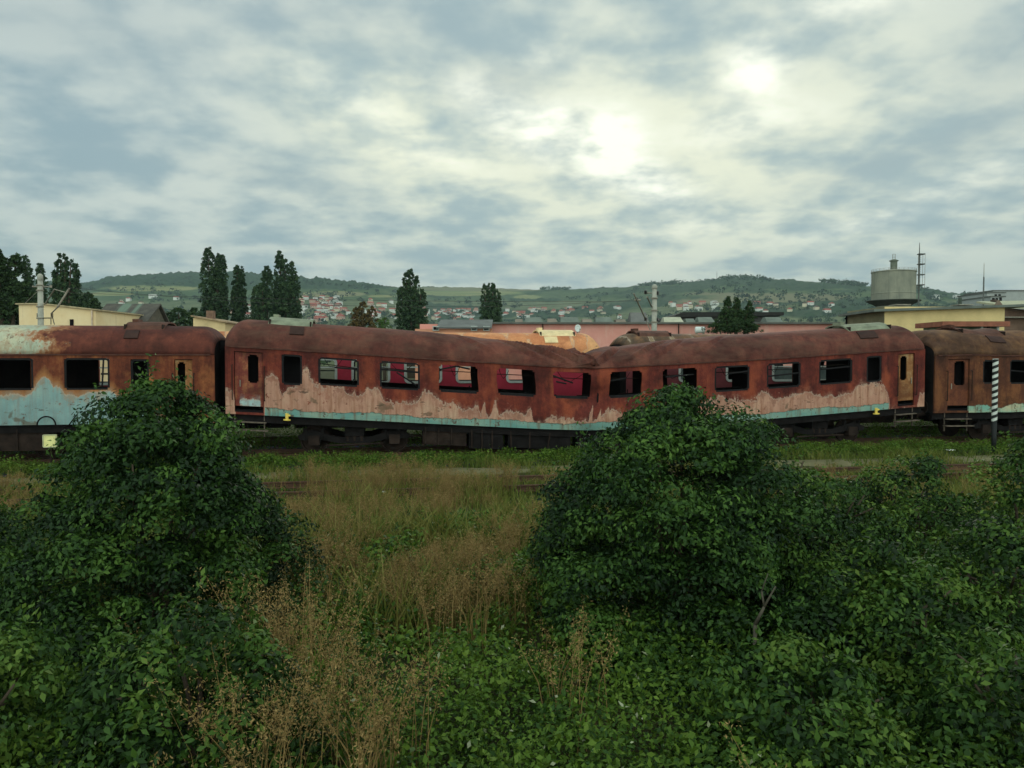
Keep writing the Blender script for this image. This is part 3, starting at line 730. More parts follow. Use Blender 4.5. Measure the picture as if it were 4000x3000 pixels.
PS = [fs(a) for a, _ in ptab]; PZ = [face(a, b)[1]-dzC(fs(a)) for a, b in ptab]
def pdfC(s, z): return max(-.8, min(.8, float(np.interp(s, PS, PZ))-z))
def sdfC(s, z):
    if s < fs(1028) or s > fs(3475): return -1.0
    return 1.325+.03*math.sin(s*1.7)-z
bar_hi = [(0, .66, 1, .62)]
barsC = [[(.40, .66, 1, .64)], [(0, .70, 1, .66), (.42, .62, .9, .2)], [(-.02, .80, .45, .98), (.45, .98, .8, .9)], None, [(0, .84, .6, .60), (.1, .62, .4, .56)], [(.0, .66, .5, .74)], [(.1, .7, .9, .74)], [(.4, .70, 1, .74)], [(0, .5, 1, .55)], [(0, .62, 1, .66)]]
coach('buckled_coach', 'long rusty coach sagging in the middle like a V, patched pink and turquoise', sC0, sC1, 0, winC, dC,
      {'side': M['rust_c'], 'roof': M['roof_c'], 'door': [M['door_red'], M['door_tan']], 'dwin': [(.47, .84), (.18, .58)], 'plate': M['plate']},
      pdfC, sdfC, None, warpC, sagC, 'burnt out coaches of the front row', narC, plates=[(fs(1062, 1260, 1.4), fs(1228, 1260, 1.4), 0), (fs(3262, 1270, 1.4), fs(3425, 1270, 1.4), 0)],
      patches=[(fs(1138, 1320, .6), fs(1192, 1320, .6)), (fs(3330, 1310, .6), fs(3398, 1310, .6))], yellowbits=[(fs(1120), 1.10), (fs(3423), 1.08)],
      partm=[.55, .5, .62, .6, .45, .6, .55, .5, .5, -.9, .62], bars=barsC, pivot=8.3,
      farwins=[(a-.15, b+.1, z0+.12, z1, r) for a, b, z0, z1, r in winC[:4]]+[(winC[i][0]+.62, winC[i][1]+.5, 2.1, 3.02, .1) for i in (4,)]+[(winC[i][0]+1.22, winC[i][1]+1.32, 2.1, 3.02, .1) for i in (5, 6, 7, 8)]+[(winC[9][0]+1.2, winC[9][1]+.9, 2.1, 3.02, .1)])

BC = next(o for o in bpy.data.objects if o.name.startswith('buckled_coach'))
def torn_sheet():
    rr = random.Random(4); mb = MB(); nx, nt = 9, 9
    for i in range(nx):
        for k in range(nt):
            d = -.50+.80*i/(nx-1)+rr.uniform(-.04, .04)+.25*(.5-k/(nt-1)); th = .16+1.15*k/(nt-1)+rr.uniform(-.03, .03)
            x = SF+d-scC; y, h = arch(th); x2, y2, z2 = sagC(x, y, EAVE+h, th)
            off = (.015, .05, .12, .05, .17, .10, .03, .07, -.03)[i]+rr.uniform(-.02, .03)
            mb.V.append((x2, y2-off*math.cos(th)*.9, z2+off*(.35+math.sin(th)*.8)))
    for i in range(nx-1):
        for k in range(nt-1):
            if i == nx-2 and k in (1, 4, 5): continue
            a = i*nt+k
            if (i+k) % 2: mb.f((a, a+nt, a+nt+1)); mb.f((a, a+nt+1, a+1))
            else: mb.f((a, a+nt, a+1)); mb.f((a+nt, a+nt+1, a+1))
    mb.A = {'pd': [-1.0]*len(mb.V), 'sd': [-1.0]*len(mb.V)}
    mb.build('torn_roof_sheet', M['roof_c'], BC, warpC, solid=.02)
torn_sheet()
rr_ = random.Random(9)
for i, (a, b, z0, z1, r) in enumerate(winC):
    la, lb = a-scC, b-scC
    # scorched seat frames and a drooping cable seen through the openings
    for q in (la-.15, lb-.25):
        sb = MB(); y = -.55+rr_.uniform(-.1, .1); sb.tube((q, y, 1.3), (q+.05, y, 2.28+rr_.uniform(-.1, .1)), .02, .02, 6); sb.tube((q+.4, y, 1.3), (q+.42, y, 2.2), .02, .02, 6); sb.tube((q+.03, y, 2.2), (q+.42, y, 2.2), .02, .02, 6)
        sb.build('seat_frame', M['soot'], BC, warpC)
    pts = []; u0 = la+rr_.uniform(.1, .4); w_ = rr_.uniform(.3, .9)
    for k in range(9): u = k/8; pts.append((u0+w_*u, -1.05, 3.05-.32*math.sin(PI*u)*rr_.uniform(.9, 1.1)-.1*u))
    cbm = MB(); cbm.path(pts, [.009]*9, 5); cbm.build('hanging_cable', M['soot'], BC, warpC)
    rk = MB(); rk.tube((la-.1, -1.0, 2.80), (lb+.1, -.98, 2.78+rr_.uniform(-.1, .05)), .014, .014, 5); rk.build('luggage_rack', M['under2'], BC, warpC)
# --- coach on the left, blue below
sA1 = fs(838); sA0 = sA1-24.5
winA = [win_px(250, 428, 2.12, 3.06), win_px(-52, 130, 2.12, 3.06)]
base = winA[1][0]
for i in range(1, 8): winA.append((base-2.30*i, base-2.30*i+1.38, 2.12, 3.06, .11))
atab = [(-4000, 1545), (-60, 1548), (0, 1543), (60, 1538), (100, 1546), (128, 1528), (150, 1492), (170, 1470), (190, 1480), (208, 1515), (232, 1510), (252, 1540), (300, 1549), (350, 1532), (400, 1525), (440, 1530), (470, 1555), (560, 1590), (640, 1640), (700, 1700), (850, 1700)]
AS = [fs(a) for a, _ in atab]; AZ = [face(a, b)[1] for a, b in atab]
def pdfA(s, z): return max(-.8, min(.8, float(np.interp(s, AS, AZ))-z))
sAp = fs(165, 1320, .6)
def rpdA(s, th):
    d = (sAp-s)+.35*math.sin(th*7); return max(-.6, min(.6, min(d*.5, .35-abs(th-.95)*.3 if th < 1.7 else -.5)))
coach('burnt_coach', 'rusty coach with pale blue lower half and cream patched roof at the left edge', sA0, sA1, 0, winA, [(fs(682), fs(752))],
      {'side': M['rust_a'], 'roof': M['roof_a'], 'door': [M['door_tan']], 'dwin': [(.15, .58)], 'plate': M['plate_r']},
      pdfA, None, rpdA, None, None, 'burnt out coaches of the front row', [win_px(510, 582, 2.12, 3.03)], plates=[(fs(515, 1270, 1.4), fs(670, 1270, 1.4), 0)], patches=[(fs(503, 1330, .6), fs(556, 1330, .6))],
      bars=[[(.82, .1, .86, .95), (.8, .5, 1, .5)], None], partm=[.62, .62])
# --- coach on the right
sD0 = fs(3652); sD1 = sD0+24.5
winD = [win_px(3945, 4068, 2.12, 3.0)]
for i in range(1, 9): winD.append((winD[0][0]+2.02*i, winD[0][0]+2.02*i+1.2, 2.12, 3.0, .11))
def sdfD(s, z):
    if s < fs(3786): return -1.0
    return 1.36+.06*math.sin(s*2.3)+.05*math.sin(s*5.1)-z
def warpD(x, y, z): return (x, y, z+.02*mn.noise(Vector((x, y, z)))+.05*max(0, z-2.9)*math.sin(x*2.1+y))
coach('burnt_coach', 'dark brown rusted coach behind the striped pole at the right edge', sD0, sD1, 0, winD, [(fs(3702), fs(3787))],
      {'side': M['rust_d'], 'roof': M['roof_d'], 'door': [M['door_brown']], 'dwin': [(.34, .84)], 'plate': M['plate_r']},
      None, sdfD, None, warpD, None, 'burnt out coaches of the front row', [win_px(3840, 3897, 2.12, 3.0)], plates=[(fs(3690, 1290, 1.4), fs(3860, 1290, 1.4), 0)], patches=[(fs(3830, 1330, .6), fs(3890, 1330, .6))], bars=[[(0, .55, .5, .5)]], yellowbits=[])
# --- rear row
T2 = 4.5
def f2(px, py=1400): return fs(px, py, T2)
sO1 = f2(2352); sO0 = sO1-24.5
w0 = f2(1448, 1450)-.65
winO = [(w0+1.93*i, w0+1.93*i+1.32, 2.16, 3.02, .13) for i in range(-6, 5)]
winO = [w for w in winO if w[0] > sO0+1.5 and w[1] < sO1-1.0]
def rpdO(s, th):
    u = (s*1.0) % .86; d = abs(u-.43); return max(-.4, min(.4, (d-.40)*1.2+.05*math.sin(s*3+th*5)+(.3 if s > sO1-.75 else 0)+(.3 if th < .22 else 0)+max(0, (th-1.0))*.6))
coach('parked_coach', 'crimson coach with pale window frames and orange and cream roof behind the buckled coach', sO0, sO1, T2, winO, [],
      {'side': M['crimson'], 'roof': M['roof_o'], 'plate': M['plate_y'], 'patch': M['plate_y']}, None, None, rpdO, None, None, 'coaches of the rear row',
      [(sO1-2.2, sO1-1.6, 2.16, 3.0, .1)] if False else (), partitions=False, frames='pale', plates=[(fs(2092, 1300, 5.9), fs(2228, 1300, 5.9), 0)], patches=[(fs(2122, 1330, 5.0), fs(2172, 1330, 5.0))], step=.08)
sK0 = sO1+1.0; sK1 = sK0+24.5
winK = [(sK0+2.2+2.0*i, sK0+3.45+2.0*i, 2.16, 3.02, .1) for i in range(10)]
def rpdK(s, th):
    u = (s*1.0) % .9; d = abs(u-.45); return max(-.4, min(.4, (d-.40)*1.4-.02+(.5 if s > fs(3700, 1300, 5.9) else 0)+.1*math.sin(s*1.3)*(1 if th < 1.2 else 0)))
coach('parked_coach', 'coach with dark brown ribbed roof behind the right half of the buckled coach', sK0, sK1, T2, winK, [],
      {'side': M['crimson_d'], 'roof': M['roof_k'], 'plate': M['plate_r'], 'patch': M['plate_r']}, None, None, rpdK, None, None, 'coaches of the rear row',
      (), partitions=False, frames='glazed', plates=[(fs(2465, 1305, 5.9), fs(2595, 1305, 5.9), 0)], step=.08)

# ------------------------------------------------------------------ small things by the track
def marker_pole():
    p = trk(fs(3885, 1600, -1.1), -1.1, GZ+.05)
    root = empty('marker_pole', p, 0, 'black and white spiral striped pole standing in the grass before the brown coach', 'marker pole')
    zt = 3.02-p.z; zb = zt-2.15; mb = MB(); n = 28; r = .09; nzz = 130
    for j in range(nzz+1):
        z = zb+(zt-zb)*j/nzz
        for i in range(n): a = 2*PI*i/n; mb.V.append((r*math.cos(a), r*math.sin(a), z))
    for j in range(nzz):
        for i in range(n):
            k = (i+1) % n; ph = ((zb+(zt-zb)*j/nzz)/.215-i/n) % 1.0
            mb.f((j*n+i, j*n+k, (j+1)*n+k, (j+1)*n+i), 1 if ph < .5 else 0)
    mb.f([nzz*n+i for i in range(n)], 0)
    mb.build('striped_sleeve', [plain('pole_white', (.62, .66, .60), .2, 6, .6), plain('pole_black', (.012, .015, .014), .3, 6, .6)], root, smooth=True)
    b = MB(); b.tube((0, 0, -.1), (0, 0, zb-.002), .078, .08, 20); b.build('post', plain('post_dark', (.012, .014, .014), .3, 6, .7), root, smooth=True)
    c = MB(); c.tube((0, 0, zt+.001), (0, 0, zt+.02), .095, .085, 20); c.build('cap', plain('pole_cap', (.5, .52, .48)), root)
marker_pole()
def lamp_sign():
    c = at(196, 1722, 22.3); g = GZ
    root = empty('track_marker', (c.x, c.y, g), ANG, 'small square yellow plate on a short post below the blue coach', 'track marker')
    mb = MB(); h = c.z-g; mb.box(-.18, .18, -.03, .03, h-.18, h+.18, 0); mb.build('plate', plain('marker_yellow', (.85, .80, .34), .15, 4, .5), root)
    mb = MB(); ring(mb, -.19, .19, h-.19, h+.19, .04, .03, -.045, -.031); mb.build('rim', plain('marker_rim', (.5, .5, .3)), root)
    mb = MB(); mb.tube((0, .05, -.1), (0, .05, h+.1), .03, .03, 10); mb.build('post', M['under2'], root)
lamp_sign()
def hose():
    mb = MB(); pts = []
    for i in range(21):
        a = PI*i/20; s, z = face(188-36*math.cos(a), 1660-34*math.sin(a)); pts.append(trk(s, -.12, z))
    mb.path(pts, [.022]*21, 8)
    s, z = face(224, 1662); s2, z2 = face(300, 1620)
    mb.path([pts[-1], trk(s+.25, -.14, z-.03), trk((s+s2)/2+.1, -.13, z+.02), trk(s2, -.03, z2)], [.022, .02, .018, .016], 8)
    tag(mb.build('brake_hose', M['soot'], smooth=True), 'black hose looping up against the pale blue coach side', 'hose')
hose()
for i, (px, py, w, lb) in enumerate(((3713, 1730, .30, 'white scrap of litter in the grass left of the striped pole'), (1500, 1925, .12, 'tiny white scrap of litter lying in the tan weeds'))):
    Y = 26.3 if i == 0 else 18.0; c = at(px, py, Y); mb = MB()
    for k in range(9):
        for j in range(4): mb.V.append((w*(k/8-.5), w*.5*(j/3-.5), .04*mn.noise(Vector((k*.9, j*.9, i)))*1.5+.03))
    for k in range(8):
        for j in range(3): a = k*4+j; mb.f((a, a+4, a+5, a+1))
    tag(mb.build('litter', plain('litter_white', (.75, .77, .72), .1), loc=(c.x, c.y, GZ+.16), solid=.004), lb, 'litter')

# ------------------------------------------------------------------ catenary masts
M['concrete'] = plain('mast_concrete', (.36, .36, .30), .25, 4, .9)
M['insul'] = plain('insulator', (.03, .028, .028), .2, 8, .4)
def pxt(px, py, Y, o): q = at(px, py, Y); return (q.x-o[0], q.y-o[1], q.z-o[2])
def mast_left():
    Y = 36.0; b = at(160, 1400, Y); o = (b.x, Y, GZ); P = lambda x, y, dy=0: pxt(x, y, Y+dy, o)
    root = empty('catenary_mast', o, 0, 'round concrete catenary mast in front of the cream building at left', 'catenary mast', 'concrete masts of the railway overhead line')
    t = MB(); top = P(157, 1096); t.tube((0, 0, 0), (top[0], 0, top[2]), .155, .115, 18)
    t.lathe([(.115, 0), (.13, .02), (.12, .25), (.05, .32)], 18, top); t.build('post', M['concrete'], root, smooth=True)
    t = MB(); t.tube(P(130, 1120), P(199, 1120), .032, .032, 8); t.tube(P(130, 1122), P(130, 1116), .05, .05, 8); t.tube(P(199, 1124), P(199, 1114), .05, .05, 8); t.build('cross_arm', M['steel'], root)
    for q in (1114, 1134, 1198, 1243):
        t = MB(); a = P(157, q); t.lathe([(.15, -.03), (.165, -.02), (.165, .02), (.15, .03)], 16, (a[0]*.5, 0, a[2])); t.build('clamp', M['steel'], root)
    t = MB(); t.tube(P(178, 1186), P(213, 1130, -2), .04, .035, 8); t.tube(P(213, 1130, -2), P(256, 1142, -2), .02, .02, 6); t.tube(P(157, 1196), P(180, 1186), .02, .02, 6); t.build('bracket_tube', M['steel'], root)
    t = MB(); t.tube(P(225, 1200, -3), P(271, 1126, -3), .045, .04, 8); t.tube(P(200, 1225), P(225, 1200, -3), .03, .03, 6); t.build('bracket_tube', M['steel'], root)
    t = MB(); t.tube(P(160, 1243), P(203, 1242), .025, .025, 6); t.tube(P(203, 1232), P(213, 1268), .02, .02, 6); t.tube(P(199, 1245), P(199, 1268), .02, .02, 6); t.build('bracket_rail', M['insul'], root)
    for x, y in ((148, 1232), (203, 1232)):
        t = MB(); a = P(x, y)
        for k in range(4): t.lathe([(.03, 0), (.075, .01), (.03, .04)], 10, (a[0], a[1], a[2]-.08+k*.045))
        t.build('insulator', M['insul'], root)
    t = MB(); t.tube(P(150, 1135), P(96, 1186), .01, .01, 5); t.build('stay_wire', M['steel'], root)
def mast_right():
    Y = 40.0; b = at(2553, 1400, Y); o = (b.x, Y, GZ); P = lambda x, y, dy=0: pxt(x, y, Y+dy, o)
    root = empty('catenary_mast', o, 0, 'round concrete catenary mast behind the dark roofed coach right of centre', 'catenary mast', 'concrete masts of the railway overhead line')
    t = MB(); top = P(2557, 1130); t.tube((0, 0, 0), (top[0], 0, top[2]), .19, .12, 18); t.lathe([(.12, 0), (.15, .04), (.15, .16), (.06, .26)], 18, top); t.build('post', M['concrete'], root, smooth=True)
    t = MB(); t.tube(P(2518, 1144), P(2572, 1146), .03, .03, 8); t.build('cross_arm', M['steel'], root)
    for x, y in ((2522, 1143), (2568, 1146), (2487, 1172), (2522, 1247), (2566, 1250)):
        t = MB(); a = P(x, y)
        for k in range(4): t.lathe([(.04, 0), (.11, .015), (.04, .05)], 10, (a[0], a[1], a[2]-.08+k*.05))
        t.build('insulator', M['insul'], root)
    t = MB(); t.tube(P(2476, 1147, -2), P(2521, 1246, 0), .04, .045, 8); t.tube(P(2521, 1246), P(2540, 1290), .02, .02, 6); t.build('bracket_tube', M['steel'], root)
    t = MB(); t.tube(P(2477, 1172, -1), P(2503, 1172, -1), .035, .035, 6); t.build('registration_arm', M['steel'], root)
    t = MB(); t.tube(P(2528, 1160, -2), P(2547, 1199, 0), .04, .04, 8); t.build('bracket_tube', M['steel'], root)
    for q in (1165, 1213, 1258):
        t = MB(); a = P(2556, q); t.lathe([(.16, -.04), (.18, -.03), (.18, .03), (.16, .04)], 16, (a[0], 0, a[2])); t.build('clamp', M['steel'], root)
mast_left(); mast_right()

for k, (pa, pb, lb) in enumerate((((272, 1124, 33), (2478, 1172, 38), 'upper thin overhead wire strung between the two catenary masts'), ((256, 1143, 34), (2503, 1176, 38), 'lower thin overhead wire strung between the two catenary masts'))):
    A_, B_ = at(*pa), at(*pb); mb = MB(); pts = [A_.lerp(B_, i/24)-Vector((0, 0, (.55, .15)[k]*4*(i/24)*(1-i/24))) for i in range(25)]
    mb.path(pts, [.009]*25, 4); tag(mb.build('overhead_wire', M['insul']), lb, 'wire')
# ------------------------------------------------------------------ yard buildings
def wallmat(name, c, v=.2): return plain(name, c, v, .8, .9, .1, .01)
M['roofgrey'] = plain('roof_felt', (.12, .125, .11), .3, 1, .9)
def bx_part(root, name, mat, *boxes, mm=None):
    mb = MB()
    for b in boxes: mb.box(*b)
    return mb.build(name, mat, root)
# cream building, left
def cream_building():
    Y = 52.0; a = at(75, 1265, Y); b = at(374, 1265, Y); h0 = at(75, 1190, Y).z-GZ; h1 = at(374, 1213, Y).z-GZ; hp = at(165, 1189, Y).z-GZ
    root = empty('yard_building', (a.x, Y, GZ), 0, 'blank cream plastered building behind the left mast', 'building')
    w = b.x-a.x; pk = at(165, 1189, Y).x-a.x
    mb = MB(); mb.poly_prism([(0, 0), (w, 0), (w, h1), (pk, hp), (0, h0)], 0, 7)
    t = NT('cream_plaster'); n = t.nz(.7, 7, .6); st = t.nz(1, 6, .7, t.sc(2.5, 2.5, .35))
    c = t.mix(t.mr(st, .55, .75, 0, .5), t.ramp(n, [(.3, (.80, .60, .33)), (.7, (.88, .72, .45))]), (.34, .23, .11))
    mb.build('wall', t.done(c, .9, n, .01, .1), root)
    mb = MB()
    for (x0, z0, x1, z1) in ((-.15, h0, pk, hp), (pk, hp, w+.15, h1)):
        mb.poly_prism([(x0, z0+.002), (x1, z1+.002), (x1, z1+.09), (x0, z0+.09)], -.15, 7.2)
    mb.build('roof', plain('roof_edge_cream', (.42, .34, .20)), root)
    f = at(281, 1262, Y); mb = MB(); mb.box(f.x-a.x-.12, f.x-a.x+.12, -.05, 0, f.z-GZ-.6, f.z-GZ+.25); mb.build('window', M['soot'], root)
    f = at(362, 1262, Y); mb = MB(); mb.tube((f.x-a.x, -.08, 0), (f.x-a.x, -.08, h1), .05, .05, 8); mb.build('downpipe', M['cream_post'], root)
cream_building()
def shed():
    Y = 58.0; a = at(374, 1262, Y); b = at(572, 1262, Y); root = empty('long_shed', (a.x, Y, GZ), 0, 'low shed with dark sloping roof streaked green beside the cream building', 'shed')
    w = b.x-a.x; ze = at(400, 1262, Y).z-GZ; zr = at(400, 1192, Y+2).z-GZ
    mb = MB(); V = [(-.02, 0), (3.4, 0), (3.4, ze-.1), (2.0, zr-.16), (-.02, ze-.1)]
    mb.V = [(x, y, z) for x in (0, w) for (y, z) in V]
    for k in range(5): mb.f((k, (k+1) % 5, 5+(k+1) % 5, 5+k))
    mb.f((4, 3, 2, 1, 0)); mb.f((5, 6, 7, 8, 9)); mb.build('wall', plain('shed_wall', (.11, .10, .075), .3), root)
    t = NT('streaked_roof'); st = t.nz(1, 4, .6, t.sc(1.3, .06, .06)); n = t.nz(2, 6)
    c = t.mix(t.mr(st, .54, .62, 0, .8), t.ramp(n, [(.3, (.07, .065, .06)), (.7, (.13, .12, .10))]), (.17, .24, .18))
    mb = MB(); V = [(-.2, -.3, ze), (w+.2, -.3, ze), (w+.2, 2, zr), (-.2, 2, zr), (-.2, 3.6, ze), (w+.2, 3.6, ze)]; mb.V = V
    mb.f((0, 1, 2, 3)); mb.f((3, 2, 5, 4)); mb.build('roof', t.done(c, .9, n, .02, .1), root, solid=-.12)
    mb = MB(); p = at(478, 1213, Y+3); mb.box(p.x-a.x-.6, p.x-a.x+.6, 1.2, 1.9, (ze+zr)/2-.1, (ze+zr)/2+.25); mb.build('skylight', M['soot'], root)
shed()
def small_gable():
    Y = 56.0; a = at(755, 1275, Y); b = at(880, 1275, Y); root = empty('yard_building', (a.x, Y, GZ), 0, 'small cream gable end showing between the poplars and the buckled coach', 'building')
    z0 = at(760, 1237, Y).z-GZ; z1 = at(880, 1262, Y).z-GZ; w = b.x-a.x
    mb = MB(); mb.poly_prism([(0, 0), (w, 0), (w, z1), (0.3, z0), (0, z0-.1)], 0, 6); mb.build('wall', wallmat('cream_gable', (.72, .55, .30)), root)
    mb = MB(); mb.poly_prism([(-.1, z0+.002), (w+.2, z1+.002), (w+.2, z1+.1), (-.1, z0+.1)], -.2, 6.2); mb.build('roof', plain('gable_roof', (.34, .24, .14)), root)
    mb = MB(); p = at(800, 1240, Y); mb.box(p.x-a.x-.3, p.x-a.x+.2, 1, 1.5, z0-.3, z0+.5); mb.build('chimney', plain('chimney_brick', (.20, .12, .08)), root)
small_gable()
# pink hall with monitor roofs
def pink_hall():
    Y = 60.0; x0 = at(1640, 1290, Y).x; x1 = at(3330, 1290, Y).x; zt = at(2400, 1266, Y).z
    root = empty('factory_hall', (x0, Y, GZ), 0, 'very long pink walled hall with grey roof edge behind the coaches', 'building')
    t = NT('pink_plaster'); n = t.nz(.5, 7, .6); st = t.nz(1, 6, .7, t.sc(1.6, 1.6, .3))
    c = t.mix(t.mr(st, .52, .75, 0, .6), t.ramp(n, [(.3, (.66, .28, .23)), (.7, (.76, .38, .31))]), (.72, .52, .42))
    H = zt-GZ; mb = MB(); mb.box(0, x1-x0, 0, 30, 0, H); mb.build('wall', t.done(c, .9, n, .01, .1), root)
    xl = at(1925, 1266, Y).x-x0
    mb = MB(); mb.box(xl, x1-x0+.3, -.35, 30.3, H+.002, H+.14); mb.build('roof', M['roofgrey'], root)
    # lean-to with grey sloping roof at its left end
    mb = MB(); z2 = at(1700, 1284, Y-3).z-GZ; mb.box(0, xl-.01, -3, -.01, 0, z2-.02); mb.build('annex_wall', wallmat('annex_pink', (.58, .27, .17)), root)
    mb = MB(); za = at(1700, 1252, Y).z-GZ; mb.V = [(at(1720, 1280, Y).x-x0, -3.3, z2), (xl, -3.3, z2), (xl, .5, za), (at(1720, 1280, Y).x-x0, .5, za)]; mb.f((0, 1, 2, 3)); mb.build('annex_roof', plain('annex_roof', (.13, .14, .13), .3, 1), root, solid=-.1)
    for px in (1703, 1852, 1900):
        p = at(px, 1283, Y-3); f = MB(); ring(f, p.x-x0-.24, p.x-x0+.24, p.z-GZ-.17, p.z-GZ+.17, .02, .06, -3.12, -3.01)
        f_ = f.build('window', M['frame_w'], root); g = MB(); g.box(p.x-x0-.17, p.x-x0+.17, -3.06, -3.03, p.z-GZ-.11, p.z-GZ+.11); g.build('pane', M['soot'], f_)
    for px in (2120, 2650, 2910):
        p = at(px, 1280, Y); f = MB(); f.tube((p.x-x0, -.1, 0), (p.x-x0, -.1, H), .045, .045, 6); f.build('downpipe', M['under2'], root)
    cols = {'g': (.16, .185, .155), 'b': (.24, .20, .155), 'k': (.46, .46, .34), 'd': (.15, .15, .14)}
    mats = {k: plain('monitor_'+k, v, .25, 1, .9) for k, v in cols.items()}
    for (a, b, top, k) in ((2010, 2045, 1246, 'b'), (2047, 2122, 1239, 'g'), (2136, 2178, 1244, 'b'), (2185, 2266, 1238, 'g'), (2272, 2316, 1246, 'b'), (2322, 2397, 1238, 'g'), (2402, 2448, 1247, 'b'), (2458, 2533, 1220, 'd'), (2588, 2670, 1238, 'k'), (2676, 2716, 1244, 'g'), (2722, 2790, 1238, 'g'), (2986, 3056, 1238, 'g')):
        y = Y+7; p, q = at(a, 1268, y), at(b, 1268, y); zt_ = at(a, top, y).z-GZ; w = q.x-p.x; i_ = w*.13
        mb = MB(); xa = p.x-x0; z0 = H+.16
        mb.V = [(xa, 6, z0), (xa+w, 6, z0), (xa+w, 9, z0), (xa, 9, z0), (xa+i_*.6, 7.2, zt_), (xa+w-i_, 7.2, zt_), (xa+w-i_, 7.8, zt_), (xa+i_*.6, 7.8, zt_)]
        for f in ((0, 1, 5, 4), (1, 2, 6, 5), (2, 3, 7, 6), (3, 0, 4, 7), (4, 5, 6, 7)): mb.f(f)
        mb.build('roof_monitor', mats[k], root)
pink_hall()
def dish():
    Y = 56.5; c = at(2257, 1282, Y); root = empty('satellite_dish', (c.x, Y, GZ), 0, 'round white satellite dish in front of the pink hall', 'satellite dish')
    h = c.z-GZ; mb = MB(); n = 20; prof = [(0.0001, .10), (.2, .085), (.36, .04), (.5, -.02)]
    for r, d in prof:
        r *= .52; d *= .6
        for i in range(n): a = 2*PI*i/n; mb.V.append((r*.86*math.cos(a), d-.12*r*math.sin(a)*0, h+r*1.08*math.sin(a)))
    for k in range(3):
        for i in range(n): j = (i+1) % n; mb.f((k*n+i, k*n+j, (k+1)*n+j, (k+1)*n+i))
    mb.build('reflector', plain('dish_white', (.72, .76, .72), .08, 3, .5), root, smooth=True, solid=.02)
    mb = MB(); mb.tube((0, .25, 0), (0, .25, h), .05, .05, 8); mb.tube((0, .25, h), (0, .08, h), .04, .04, 8); mb.build('mount', M['steel'], root)
    mb = MB(); mb.tube((.05, .0, h-.5), (.12, -.5, h-.1), .015, .015, 6); mb.tube((.12, -.5, h-.1), (.12, -.42, h-.08), .05, .05, 8); mb.build('feed_arm', M['steel'], root)
dish()
def tank_box():
    Y = 57.0; c = at(2735, 1283, Y); root = empty('storage_tank', (c.x, Y, GZ), 0, 'small white rounded tank beside the dark bushes before the pink hall', 'tank'); h = at(2735, 1294, Y).z-GZ
    mb = MB(); mb.lathe([(.02, -.42), (.2, -.40), (.24, -.36), (.24, .32), (.2, .38), (.02, .40)], 16, (0, 0, h+.1), 0, 'y'); V = [(v[1]*.9, v[0], v[2]) for v in mb.V]; mb.V = V; mb.build('vessel', plain('tank_white', (.72, .76, .72), .1), root, smooth=True)
    mb = MB(); mb.box(-.3, -.2, -.15, .15, 0, h-.12); mb.box(.2, .3, -.15, .15, 0, h-.12); mb.build('stand', M['steel'], root)
tank_box()
def dark_hall():
    Y = 95.0; a = at(2640, 1255, Y); b = at(3062, 1255, Y); root = empty('factory_hall', (a.x, Y, GZ), 0, 'dark flat roofed hall behind the conifers and pink hall', 'building')
    zt = at(2700, 1219, Y).z-GZ; w = b.x-a.x
    mb = MB(); mb.box(.6, w-.3, .6, 12, 0, zt-.5); mb.build('wall', plain('hall_dark_wall', (.055, .055, .05), .4), root)
    mb = MB(); mb.poly_prism([(-.3, zt-.75), (.6, zt-.6), (w, zt-.4), (w, zt), (.9, zt), (0, zt-.35)], 0, 13); mb.build('roof', plain('hall_black_roof', (.022, .022, .02), .3), root)
    for k in range(4):
        mb = MB(); x = 2.2+k*3.1; mb.box(x, x+1.2, .52, .6, zt-1.4, zt-.8); mb.build('window', M['frame_w'] if k == 1 else M['soot'], root)
dark_hall()
